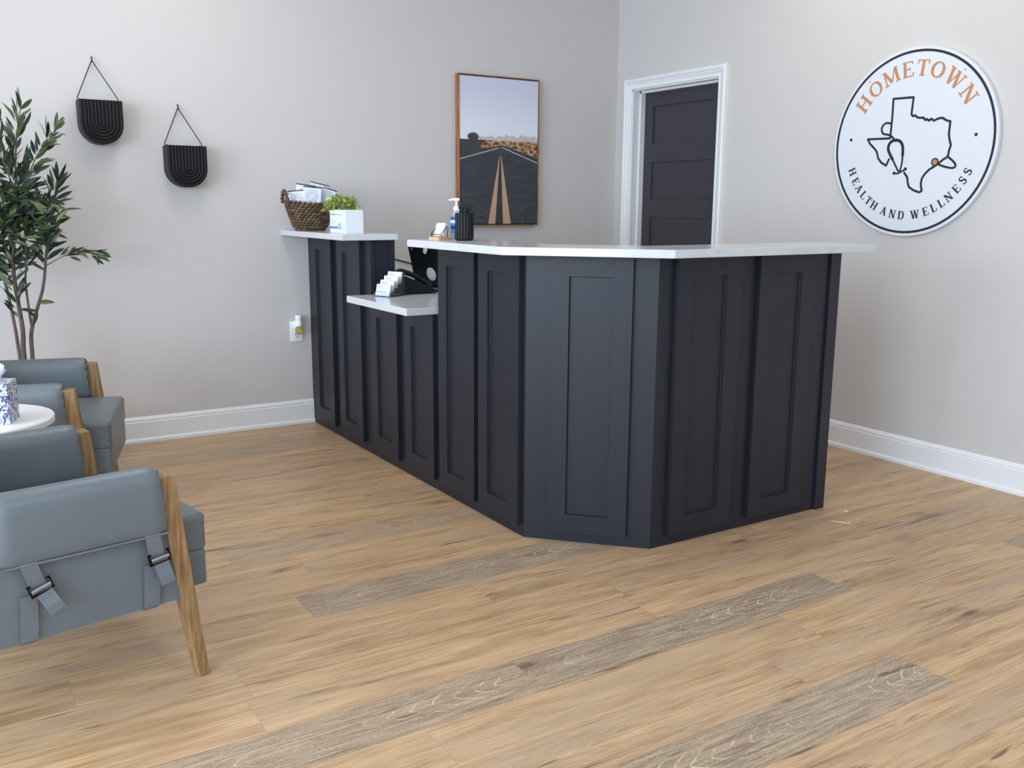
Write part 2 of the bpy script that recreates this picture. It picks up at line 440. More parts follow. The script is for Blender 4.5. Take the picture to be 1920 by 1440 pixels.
# door: casing, jambs, stop, slab with five recessed panels
door = thing('door_1', 'dark charcoal five panel door in white casing on the right wall', 'door', (0, (DY0+DY1)/2, 0), kind='structure')
cprof = [(0,0),(0,.010),(.004,.013),(.012,.013),(.0125,.0095),(.016,.0095),(.024,.012),(.030,.0165),(.034,.0185),(.0345,.0145),(.040,.0145),(.041,.021),(.050,.0255),(.060,.0255),(.065,.021),(.065,0)]  # across, out
def sweep_casing(mb):
    # left upright, head, right upright with mitred corners; a = distance outward from the opening edge
    pl = [(DY0-.004, 0, 0), (DY0-.004, DZ-.004, 1), (DY1+.004, DZ-.004, 2), (DY1+.004, 0, 3)]
    vs = []
    for i, (yy, zz, k) in enumerate(pl):
        for a, o in cprof:
            dy = a if i < 2 else -a; dz = a if i in (1, 2) else 0
            vs.append((-o, yy+dy, zz+dz))
    n = len(cprof); fs = []
    for i in range(3):
        for j in range(n-1): fs.append((i*n+j, i*n+j+1, (i+1)*n+j+1, (i+1)*n+j))
    return mb.add(vs, fs)
obj('casing', sweep_casing(MB()), M['trim'], door, angle=25, label='white moulded casing')
j = MB().box(0, .13, DY0-.012, DY0, 0, DZ).box(0, .13, DY1, DY1+.012, 0, DZ).box(0, .13, DY1, DY0, DZ-.012, DZ)
j.box(.055, .092, DY0-.024, DY0-.012, 0, DZ-.012).box(.055, .092, DY1+.012, DY1+.024, 0, DZ-.012).box(.055, .092, DY1+.012, DY0-.012, DZ-.024, DZ-.012)
obj('jamb', j, M['trim'], door, angle=0, label='white door jamb and stop')
def panel_slab(mb, m, u0, u1, z0, z1, holes, t, d):
    """board in (u, z) with front at depth t and recesses d deep; m maps (u, z, w)"""
    us = sorted({u0, u1} | {h[0] for h in holes} | {h[1] for h in holes}); zs = sorted({z0, z1} | {h[2] for h in holes} | {h[3] for h in holes})
    for i in range(len(us)-1):
        for k in range(len(zs)-1):
            cu, cz = (us[i]+us[i+1])/2, (zs[k]+zs[k+1])/2
            if any(h[0] < cu < h[1] and h[2] < cz < h[3] for h in holes): continue
            mb.add([m(us[i],zs[k],t), m(us[i+1],zs[k],t), m(us[i+1],zs[k+1],t), m(us[i],zs[k+1],t)], [(0,1,2,3)])
    for a, b2, c0, d0 in holes:
        e = .0015   # eased recess edge
        o = [(a,c0),(b2,c0),(b2,d0),(a,d0)]; q = [(a+e,c0+e),(b2-e,c0+e),(b2-e,d0-e),(a+e,d0-e)]
        vs = [m(x, y, t) for x, y in o] + [m(x, y, t-d) for x, y in q]
        mb.add(vs, [(0,1,5,4),(1,2,6,5),(2,3,7,6),(3,0,4,7),(4,5,6,7)])
    vs = [m(x, y, w) for w in (0, t) for x, y in ((u0,z0),(u1,z0),(u1,z1),(u0,z1))]
    return mb.add(vs, [(0,3,2,1),(0,1,5,4),(1,2,6,5),(2,3,7,6),(3,0,4,7)])
hz = [(.105,.375),(.46,.725),(.815,1.169),(1.286,1.523),(1.634,1.876)]
mb = panel_slab(MB(), lambda u, z, w: (.128-w, u, z), DY1+.014, DY0-.014, .008, DZ-.016, [(-.822, -.26, a, c2) for a, c2 in hz], .034, .011)
slab = obj('door_slab', mb, M['doorpaint'], door, angle=0)
kn = MB().lathe([(.0,0),(.026,0),(.026,.006),(.011,.012),(.011,.034),(.024,.042),(.028,.055),(.022,.066),(0,.07)], 20)
kn.move(Matrix.Translation((.094, -.885, .93)) @ Matrix.Rotation(-PI/2, 4, 'Y'))
obj('door_knob', kn, M['steel'], slab, label='metal door knob')

# ceiling light panels
PANEL = [((1.1, 1, .80), 3.1), ((1.01, 1, .97), 5.2), ((1.0, 1, .99), 2.0), ((1.03, 1, .93), 3.0), ((1.02, 1, .95), 4.2), ((1.0, 1, .99), 5.2)]   # colour, strength
DAY = [((.90, 1, 1.12), 132), ((.80, 1, 1.24), 150), ((.74, 1, 1.34), 58)]     # colour, watts of the daylight in each window
WORLD = ((.78, 1, 1.26), .6)
def light_panel(x, y, label, i, sx=.6, sy=1.2):
    gm = material('light_diffuser', (1,1,1,1), .5); b = gm.node_tree.nodes['Principled BSDF']
    b.inputs['Emission Color'].default_value = (*PANEL[i][0], 1); b.inputs['Emission Strength'].default_value = PANEL[i][1]
    t = thing('ceiling_light', label, 'light', (x, y, RH), group='ceiling light panels')
    f = MB()
    for a in (-1, 1):
        f.box(x+a*sx/2-(.02 if a > 0 else 0), x+a*sx/2+(0 if a > 0 else .02), y-sy/2, y+sy/2, RH-.03, RH-.001)
        f.box(x-sx/2, x+sx/2, y+a*sy/2-(.02 if a > 0 else 0), y+a*sy/2+(0 if a > 0 else .02), RH-.03, RH-.001)
    obj('light_frame', f, M['trim'], t, angle=0)
    obj('diffuser', MB().box(x-sx/2+.02, x+sx/2-.02, y-sy/2+.02, y+sy/2-.02, RH-.02, RH-.012), gm, t, angle=0)
for i, (x, y, lb) in enumerate([(-.62, -2.15, 'flat ceiling light panel above the desk, close to the right wall'), (-2.95, -1.2, 'flat ceiling light panel between the tree and the desk'),
                 (-5.5, -1.75, 'flat ceiling light panel near the back wall, by the left wall'), (-.8, -5.0, 'flat ceiling light panel along the right wall, behind the viewer'),
                 (-2.95, -4.9, 'flat ceiling light panel over the middle of the floor'), (-5.5, -4.9, 'flat ceiling light panel near the left windows')]):
    light_panel(x, y, lb, i)

# ------------------------------------------------------------------ reception desk
def lmap(org, t, n):
    return lambda u, z, w: (org[0]+t[0]*u+n[0]*w, org[1]+t[1]*u+n[1]*w, z)
LEFT = lmap((xL, 0), (0, -1), (-1, 0))
tv = (Bp - A).normalized(); nv = Vector((tv.y, -tv.x))
if nv.x > 0: nv = -nv
CHAM = lmap(A, tv, nv); RIGHT = lmap(Bp, (1, 0), (0, -1))
def shaker(parent, mp, u0, u1, z0, z1, rz0, rz1, name='shaker_panel'):
    obj(name, panel_slab(MB(), mp, u0, u1, z0, z1, [(u0+.071, u1-.071, rz0, rz1)], .02, .012), M['charcoal'], parent, angle=0, bevel=.0015)
th = .12
tall = thing('reception_desk', 'tall angled charcoal desk cabinet with five shaker panels', 'desk', (-1.9, -2.3, 0))
poly = [(xL, yS), tuple(A), tuple(Bp), (xE, yB), (xE, yB+th), (Bp.x+.414*th, yB+th), (xL+th, A.y+.414*th), (xL+th, yS)]
obj('body', MB().prism(poly, 0, ZC), M['charcoal'], tall, angle=0)
for u0, u1 in ((1.602, 1.902), (1.936, 2.231)): shaker(tall, LEFT, u0, u1, .045, 1.062, .114, .995)
shaker(tall, CHAM, .091, .389, .04, 1.062, .112, .995)
for u0, u1 in ((.073, .383), (.481, .781)): shaker(tall, RIGHT, u0, u1, .038, 1.062, .11, .996)
mb = MB()
e = Vector((RIGHT(.886, 0, 0)))
mb.box(e.x, xE, yB-.012, yB, .0, ZC-.002)
obj('end_stile', mb, M['charcoal'], tall, angle=0, bevel=.002)

low = thing('low_cabinet', 'low charcoal cabinet with two shaker panels below the dropped counter', 'cabinet', (-1.9, -1.2, 0))
obj('body', MB().box(xL, -1.50, yS+.001, -.857, 0, .78), M['charcoal'], low, angle=0)
for u0, u1 in ((.889, 1.186), (1.262, 1.549)): shaker(low, LEFT, u0, u1, .047, .777, .122, .708)
far = thing('wall_side_cabinet', 'tall narrow charcoal cabinet against the back wall with two shaker panels', 'cabinet', (-2.1, -.4, 0))
obj('body', MB().box(xL, -2.04, -.855, -.001, 0, ZC), M['charcoal'], far, angle=0)
for u0, u1 in ((.092, .385), (.470, .769)): shaker(far, LEFT, u0, u1, .046, 1.062, .121, 1.0)
mb = MB().box(xL, xL+.024, -.861, -.855, ZLOW+.002, ZC-.001).box(-2.064, -2.04, -.861, -.855, ZLOW+.002, ZC-.001)
obj('end_stile', mb, M['charcoal'], far, angle=0, bevel=.0015)

def counter(name, poly, z0, z1, label):
    c = [sum(p[i] for p in poly)/len(poly) for i in (0, 1)]
    return tag(obj(name, MB().prism(poly, z0, z1), M['quartz'], base=(c[0], c[1], z0), angle=0, bevel=.003), label, 'countertop')
counter('countertop', [(-2.315,-1.567),(-2.315,-2.309),(-1.903,-2.7391),(-.867,-2.7391),(-.867,-2.449),(-1.7826,-2.449),(-2.0255,-2.188),(-2.0255,-1.567)], ZC, ZT,
        'long bent white countertop on the tall front desk, holding the black pen cup')
counter('countertop', [(-2.326,-.001),(-2.326,-.89),(-2.034,-.89),(-2.034,-.001)], ZC, ZT, 'short raised white countertop at the back wall, holding the basket')
lc = counter('countertop', [(-2.312,-.892),(-2.312,-1.545),(-1.42,-1.545),(-1.42,-.001),(-2.036,-.001),(-2.036,-.892)], .78, ZLOW, 'dropped white countertop between the two raised ones, holding telephone and laptop')
tag(obj('backsplash', MB().box(-2.03, -1.42, -.02, -.001, ZLOW, ZLOW+.1), M['quartz'], base=(-1.72, -.01, ZLOW), angle=0), 'low white stone backsplash strip on the back wall behind the laptop', 'backsplash')

# ------------------------------------------------------------------ wall things
# framed picture
px0, px1, pz0, pz1 = -1.2252, -.6482, 1.1158, 2.0093
pic = thing('framed_picture', 'brown framed picture of an empty desert road on the back wall', 'picture', ((px0+px1)/2, -.001, pz0))
f = MB(); fw_, fd = .006, .042
f.box(px0, px0+fw_, -fd, -.001, pz0, pz1).box(px1-fw_, px1, -fd, -.001, pz0, pz1).box(px0+fw_, px1-fw_, -fd, -.001, pz0, pz0+fw_).box(px0+fw_, px1-fw_, -fd, -.001, pz1-fw_, pz1)
obj('frame', f, M['framewood'], pic, angle=0)
obj('backing', MB().box(px0+fw_, px1-fw_, -.012, -.002, pz0+fw_, pz1-fw_), M['black'], pic, angle=0, label='black backing seen as a thin gap')
cv = obj('canvas', MB().box(0, PW, -.024, 0, 0, PH), M['road'], pic, world=False, angle=0, label='printed canvas of a road')
cv.location = (px0 + (px1-px0-PW)/2 - pic.location.x, -.013, (pz1-pz0-PH)/2)

# round sign on the right wall
SY, SZ, SR = -2.251, 1.541, .433
sign = thing('round_sign', 'round white logo sign reading HOMETOWN HEALTH AND WELLNESS', 'sign', (0, SY, SZ))
def smap(d=0): return lambda a, b2, h: (-h, SY - a, SZ + b2)
circ = lambda r, n=96: [(r*math.cos(2*PI*i/n), r*math.sin(2*PI*i/n)) for i in range(n)]
obj('disc', MB().prism(circ(SR), .002, .026, smap(), True), M['signwhite'], sign, angle=30, bevel=.0015)
H0, H1 = .0255, .0272
def ring_mb(r0, r1, m, h0=H0, h1=H1, n=96, c=(0,0)):
    mb = MB(); vs = []
    for i in range(n):
        a = 2*PI*i/n; ca, sa = math.cos(a), math.sin(a)
        for r in (r0, r1):
            for h in (h0, h1): vs.append(m(c[0]+r*ca, c[1]+r*sa, h))
    fs = []
    for i in range(n):
        p, q = 4*i, 4*((i+1) % n)
        fs += [(p+1,p+3,q+3,q+1), (p+3,p+2,q+2,q+3), (p,p+1,q+1,q)]
    return mb.add(vs, fs)
obj('border_ring', ring_mb(.4085, .4195, smap()), M['navy'], sign, angle=30, label='navy border ring')
OUT = [(-.109,.027),(-.106,.13),(-.108,.209),(0,.207),(-.004,.13),(.006,.121),(.017,.124),(.027,.115),(.042,.111),(.06,.111),(.071,.099),(.079,.103),(.091,.095),(.101,.103),(.116,.093),(.129,.099),(.14,.102),(.158,.103),(.179,.09),(.198,.085),(.196,.028),(.203,.002),(.211,-.02),(.205,-.041),(.201,-.069),(.193,-.075),(.179,-.082),(.163,-.095),(.137,-.112),(.113,-.125),(.093,-.144),(.08,-.163),(.076,-.189),(.084,-.222),(.071,-.228),(.038,-.217),(.014,-.202),(.006,-.181),(.002,-.158),(-.017,-.136)]
WEST = [(-.109,.027),(-.235,.029),(-.221,.008),(-.186,-.023),(-.176,-.037),(-.167,-.064),(-.148,-.085),(-.119,-.1),(-.106,-.07)]
LOOP = [(-.114,.096),(-.134,.1),(-.153,.09),(-.16,.071),(-.149,.051),(-.125,.045),(-.105,.038),(-.088,.023)]
YOKE = [(-.086,-.072),(-.105,-.044),(-.115,-.02),(-.109,.003),(-.091,.015),(-.068,.016),(-.048,.006),(-.036,-.017),(-.033,-.056)]
TL = [(-.086,-.072),(-.064,-.107),(-.046,-.131),(-.027,-.128),(-.012,-.119)]
TR = [(-.033,-.056),(-.034,-.095),(-.044,-.133),(-.053,-.139),(-.072,-.137)]
CH = [(.199,-.069),(.229,-.091),(.243,-.11),(.232,-.121),(.2,-.117),(.161,-.105)]
def line_mb(paths, m, h0=H0, h1=H1, joint=True):
    mb = MB()
    for k, (pts, w_) in enumerate(paths):
        for i in range(len(pts)-1):
            mb.ribbon(pts[i:i+2], w_, h0, h1 - .00002*(i % 3) - .00005*k, m)
        if joint:
            for p in pts: mb.prism([(p[0]+w_/2*math.cos(a*PI/4), p[1]+w_/2*math.sin(a*PI/4)) for a in range(8)], h0, h1-.00031-.00002*k, m)
    return mb
obj('map_outline', line_mb([(OUT, .0102), (WEST, .0102)], smap()), M['navy'], sign, angle=0, label='dark outline of a state map')
def crom(P, n=5):
    out = []
    for i in range(len(P)-1):
        p0, p1, p2, p3 = P[max(i-1,0)], P[i], P[i+1], P[min(i+2,len(P)-1)]
        for k in range(n):
            t = k/n; out.append(tuple(.5*((2*b_)+(c_-a_)*t+(2*a_-5*b_+4*c_-d_)*t*t+(-a_+3*b_-3*c_+d_)*t**3) for a_, b_, c_, d_ in zip(p0, p1, p2, p3)))
    return out + [tuple(P[-1])]
obj('stethoscope_tube', line_mb([(crom(CH), .0095)], smap(), H0, H1+.0003), M['navy'], sign, angle=0, label='dark line of the stethoscope tube')
mb = line_mb([(crom(LOOP), .0095), (crom(YOKE), .014), (crom(TL), .0085), (crom(TR), .0085)], smap(), H0, H1+.0002)
obj('stethoscope_outline', mb, M['navy'], sign, angle=0, label='dark line drawing of a stethoscope')
for p in ((-.072,-.137), (-.012,-.119)): obj('ear_tip', MB().prism([(p[0]+x_, p[1]+y_) for x_, y_ in circ(.0078, 14)], H0, H1+.0004, smap()), M['navy'], sign, angle=0)
obj('chest_piece', MB().prism([(.139+x_, -.092+y_) for x_, y_ in circ(.0135, 24)], H0, H1+.0006, smap()), M['copper'], sign, angle=0, label='orange dot of the stethoscope')
obj('chest_piece_rim', ring_mb(.0125, .0185, smap(), H0, H1+.0008, 24, (.139, -.092)), M['navy'], sign, angle=0)
for p in ((-.333,.031), (.327,.02)):
    obj('dot', MB().prism([(p[0]+x_, p[1]+y_) for x_, y_ in circ(.0075, 20)], H0, H1, smap()), M['navy'], sign, angle=0, label='small dark dot')
for p in ((-.248,.301), (.247,.303)):
    obj('screw_head', MB().prism([(p[0]+x_, p[1]+y_) for x_, y_ in circ(.0035, 12)], H0, H1+.0005, smap()), M['grey'], sign, angle=0)
# serif capitals drawn as strokes; y 0..1
def glyph(ch):
    G = []; st, tn, sf = .20, .085, .075
    def stem(x0, y0, x1, y1, w_): G.append(([(x0,y0),(x1,y1)], w_))
    def ser(x_, y_, l=.17): G.append(([(x_-l,y_),(x_+l,y_)], sf))
    b, t = sf/2, 1-sf/2
    if ch == 'H':
        stem(.17,0,.17,1,st); stem(.73,0,.73,1,st); stem(.17,.51,.73,.51,tn)
        for x_ in (.17,.73): ser(x_,b); ser(x_,t)
        wd = .9
    elif ch == 'O':
        pts = []; ws = []
        for i in range(33):
            a = 2*PI*i/32; pts.append((.44+.365*math.cos(a), .5+.46*math.sin(a))); ws.append(tn+(st-tn)*abs(math.cos(a))**1.5)
        G.append((pts, ws)); wd = .88
    elif ch == 'M':
        stem(.15,0,.15,1,tn*1.2); stem(.95,0,.95,1,st); stem(.15,1,.53,.12,st); stem(.53,.12,.92,1,tn)
        ser(.15,b); ser(.95,b); ser(.1,t,.09); ser(1.0,t,.1); wd = 1.1
    elif ch == 'E':
        stem(.17,0,.17,1,st); stem(.03,t,.66,t,sf); stem(.03,b,.7,b,sf); stem(.17,.51,.5,.51,tn); stem(.66,1,.68,.76,sf); stem(.7,0,.73,.26,sf); stem(.5,.4,.5,.62,sf); wd = .75
    elif ch == 'T':
        stem(.4,0,.4,1,st); ser(.4,b); stem(.03,t,.77,t,sf); stem(.05,1,.03,.74,sf); stem(.75,1,.77,.74,sf); wd = .8
    elif ch == 'W':
        stem(.12,1,.38,0,st); stem(.38,.03,.62,.95,tn); stem(.58,1,.84,0,st); stem(.84,.03,1.08,1,tn); ser(.12,t); ser(.58,t,.13); ser(1.08,t,.13); wd = 1.2
    elif ch == 'N':
        stem(.15,0,.15,1,tn*1.2); stem(.15,1,.78,.02,st); stem(.78,0,.78,1,tn*1.2); ser(.15,b); ser(.78,t); ser(.08,t,.1); wd = .92
    elif ch == 'A':
        stem(.12,0,.45,1,tn); stem(.42,1,.78,0,st); stem(.22,.33,.66,.33,tn); ser(.12,b,.13); ser(.78,b,.15); wd = .9
    elif ch == 'L':
        stem(.17,0,.17,1,st); ser(.17,t); stem(.03,b,.66,b,sf); stem(.66,0,.7,.3,sf); wd = .72
    elif ch == 'D':
        stem(.17,0,.17,1,st); stem(.03,t,.4,t,sf); stem(.03,b,.4,b,sf)
        G.append(([(.38+.38*math.cos(a), .5+.47*math.sin(a)) for a in [PI/2-PI*i/16 for i in range(17)]], [tn+(st-tn)*math.sin(PI*i/16)**1.3 for i in range(17)])); wd = .88
    elif ch == 'S':
        P = [(.55,.78),(.48,.92),(.33,.965),(.16,.9),(.1,.74),(.2,.6),(.38,.49),(.53,.38),(.57,.22),(.47,.08),(.3,.035),(.14,.09),(.07,.25)]
        P = crom(P, 4); G.append((P, [tn+(st-tn)*math.sin(PI*i/(len(P)-1))**2 for i in range(len(P))])); stem(.57,.97,.56,.7,sf); stem(.06,.03,.07,.3,sf); wd = .64
    return G, wd
def lettering(word, angs, rad, hgt, m, flip, wscale, tone):
    for ch, an in zip(word, angs):
        mb = MB(); G, wd = glyph(ch); a = R(an)
        er = (math.cos(a), math.sin(a)); up_ = er if not flip else (-er[0], -er[1]); rt_ = (up_[1], -up_[0])
        cx, cy = rad*er[0], rad*er[1]
        for k, (pts, w_) in enumerate(G):
            P = [(cx + rt_[0]*(x_-wd/2)*hgt*wscale + up_[0]*(y_-.5)*hgt, cy + rt_[1]*(x_-wd/2)*hgt*wscale + up_[1]*(y_-.5)*hgt) for x_, y_ in pts]
            ww = [q*hgt for q in w_] if isinstance(w_, list) else w_*hgt
            mb.ribbon(P, ww, H0, H1-.00004*k, smap())
        obj('letter', mb, m, sign, angle=0, label='%s letter %s' % (tone, ch))
lettering('HOMETOWN', [143.8,128.6,112.7,97.1,83.8,70.2,53.0,35.6], .337, .071, M['copper'], False, 1.1, 'orange')
lettering('HEALTHANDWELLNESS', [-158.2,-149.2,-142,-134.4,-127.6,-120.5,-109.8,-101,-92.6,-79.9,-70.4,-63,-55.8,-48.4,-39.7,-31.9,-24.5], .335, .0395, M['navy'], True, .95, 'small dark')

# black wall pockets with grooved U fronts
def upath(r, top, zc, n=20):
    P = [(-r, top)] + [(r*math.cos(PI+PI*i/n), zc+r*math.sin(PI+PI*i/n)) for i in range(n+1)] + [(r, top)]
    return P
def wall_pocket():
    t = thing('wall_pocket', 'upper left black wall pocket with ribbed arch front, nearest the olive tree', 'wall planter', (-3.216, -.002, 1.518), group='black hanging wall pockets')
    hw, zt, D = .096, .206, .108; zc = hw
    mb = MB()
    out = upath(hw, zt, zc); inn = upath(hw-.006, zt, zc)
    n = len(out); vs = []
    for y in (0, -D+.008):
        vs += [(a, y, z) for a, z in out] + [(a, y, z) for a, z in inn]
    fs = []
    for i in range(n-1):
        fs += [(i, i+1, 2*n+i+1, 2*n+i), (n+i+1, n+i, 3*n+i, 3*n+i+1)]
    fs += [(0, 2*n, 3*n, n), (n-1, 2*n-1, 4*n-1, 3*n-1)]
    mb.add(vs, fs); mb.prism(out, -.001, -.006, lambda a, z, h: (a, h, z))
    obj('pocket_shell', mb, M['black'], t, world=False, angle=30)
    f = MB(); f.prism(out, -D+.009, -D+.003, lambda a, z, h: (a, h, z))
    nr = 6; dr = hw/nr
    for k in range(nr):
        r0, r1 = hw-dr*k-.0012, hw-dr*(k+1)+.0012
        segs = 7; sec = []
        for i in range(segs+1):
            s_ = i/segs; sec.append((r0+(r1-r0)*s_, -D+.004-.006*math.sin(PI*s_)**.3))
        vs = []; m_ = None
        rings = [upath(max(r, .0008), zt-.001, zc) for r, _ in sec]; m_ = len(rings[0])
        for rg, (_, yy) in zip(rings, sec): vs += [(a, yy, z) for a, z in rg]
        fs = [(i*m_+q, i*m_+q+1, (i+1)*m_+q+1, (i+1)*m_+q) for i in range(segs) for q in range(m_-1)]
        f.add(vs, fs, True)
    obj('ribbed_front', f, M['black'], t, world=False, angle=50)
    hk = (-.012, -.012, .385)
    w_ = MB()
    top = [(hk[0]-.006, hk[1], hk[2]+.0), (hk[0]-.003, hk[1], hk[2]+.008), (hk[0]+.003, hk[1], hk[2]+.008), (hk[0]+.006, hk[1], hk[2])]
    w_.tube([(-.09, -.03, zt+.002), (-.092, -.03, zt+.012)] + top + [(.092, -.03, zt+.012), (.09, -.03, zt+.002)], .0024, 6)
    w_.box(-.092, -.078, -.036, -.024, zt-.004, zt+.006).box(.078, .092, -.036, -.024, zt-.004, zt+.006)
    obj('hanger_wire', w_, M['blackwire'], t, world=False)
    h = MB().tube([(hk[0], 0, hk[2]+.028), (hk[0], -.008, hk[2]+.028), (hk[0], -.012, hk[2]+.02), (hk[0], -.013, hk[2]+.004), (hk[0], -.018, hk[2]+.005)], .0028, 6)
    obj('wall_hook', h, M['blackwire'], t, world=False)
    return t
wp = wall_pocket()
dup(wp, (-2.826, -.002, 1.320), 0, 'lower right black wall pocket with ribbed arch front, nearer the desk')

# outlet with plug-in air freshener
ot = thing('wall_outlet', 'white wall outlet plate low on the back wall beside the desk', 'outlet', (-2.257, -.001, .474))
obj('plate', MB().rbox((-2.257, -.003, .5325), (.074, .006, .117), .0025, 2, 2), M['white_plastic'], ot)
so = MB().box(-2.273, -2.241, -.0075, -.005, .494, .526); so.box(-2.273, -2.241, -.0075, -.005, .540, .572)
rc = obj('receptacle', so, M['white_plastic'], ot, bevel=.002)
sl = MB().box(-2.266, -2.263, -.0082, -.007, .512, .522).box(-2.252, -2.249, -.0082, -.007, .512, .521)
sl.add([( -2.2575+.003*math.cos(a*PI/6), -.0082, .503+.003*math.sin(a*PI/6)) for a in range(12)], [tuple(range(12))])
obj('slots', sl, M['black'], rc, angle=0, label='dark plug slots')
af = thing('air_freshener', 'white plug-in air freshener with yellow oil bottle in the wall outlet', 'air freshener', (-2.253, -.05, .515))
mb = MB().lathe([(.0,.072),(.018,.072),(.02,.068),(.0195,.05),(.017,.045),(.0175,.04),(.0185,.034),(.0185,.012),(.0,.012)], 24, (-2.253, -.036, .555))
mb.rbox((-2.253, -.02, .575), (.03, .03, .05), .005, 2, 2)
obj('plug_body', mb, M['white_plastic'], af)
obj('oil_bottle', MB().lathe([(0,.001),(.014,.0),(.021,.006),(.0225,.018),(.021,.034),(.012,.043),(.0,.043)], 24, (-2.253, -.038, .522)), M['oil'], af, label='yellow oil bottle')

# ------------------------------------------------------------------ armchairs
def saddle(mb, y0, sgn):
    """padded cover hanging over the arm rail; sgn -1 = right arm"""
    x0, x1 = -.482, -.090; zt, zb = .592, .421; hw = .046; n = 26
    prof = []
    for i in range(7): prof.append((-hw-.004*math.sin(PI*i/6), zb+.012+(zt-.04-zb-.012)*i/6))
    for i in range(1, 9): a = PI - PI*i/9; prof.append((hw*math.cos(a), zt-.04+.04*math.sin(a)))
    for i in range(7): prof.append((hw+.004*math.sin(PI*i/6), zt-.04-(zt-.04-zb-.012)*i/6))
    prof += [(hw-.008, zb), (0, zb-.002), (-hw+.008, zb)]
    m_ = len(prof); vs = []
    xs = [x0+.002, x0, x0+.004, x0+.012, x0+.022, x0+.035, x0+.05] + [x0+.05+(x1-x0-.1)*i/n for i in range(1, n)] + [x1-.05, x1-.035, x1-.022, x1-.012, x1-.004, x1, x1-.002]
    for i, x in enumerate(xs):
        d = min(x-x0, x1-x); e = max(0, 1-d/.032); s_ = 1-.22*e**2
        if i in (0, len(xs)-1): s_ = .62
        for j, (a, z) in enumerate(prof):
            g = 1+.055*math.sin(j*2.9+i*.4)*math.exp(-d/.016)
            zz = zb+.085+(z-zb-.085)*(1-.07*e**2 if i not in (0, len(xs)-1) else .72)
            vs.append((x - max(0, (x+.25)/.16)*(z-.421)*.075 + .004*math.sin(j*2.9)*math.exp(-d/.02), y0 + a*s_*g, zz))
    fs = []
    for i in range(len(xs)-1):
        for j in range(m_):
            k = (j+1) % m_; fs.append((i*m_+j, i*m_+k, (i+1)*m_+k, (i+1)*m_+j))
    fs += [tuple(range(m_)), tuple(range((len(xs)-1)*m_, len(xs)*m_))[::-1]]
    mb.add(vs, fs, True)
    yo = y0 + sgn*(hw+.0)
    return mb
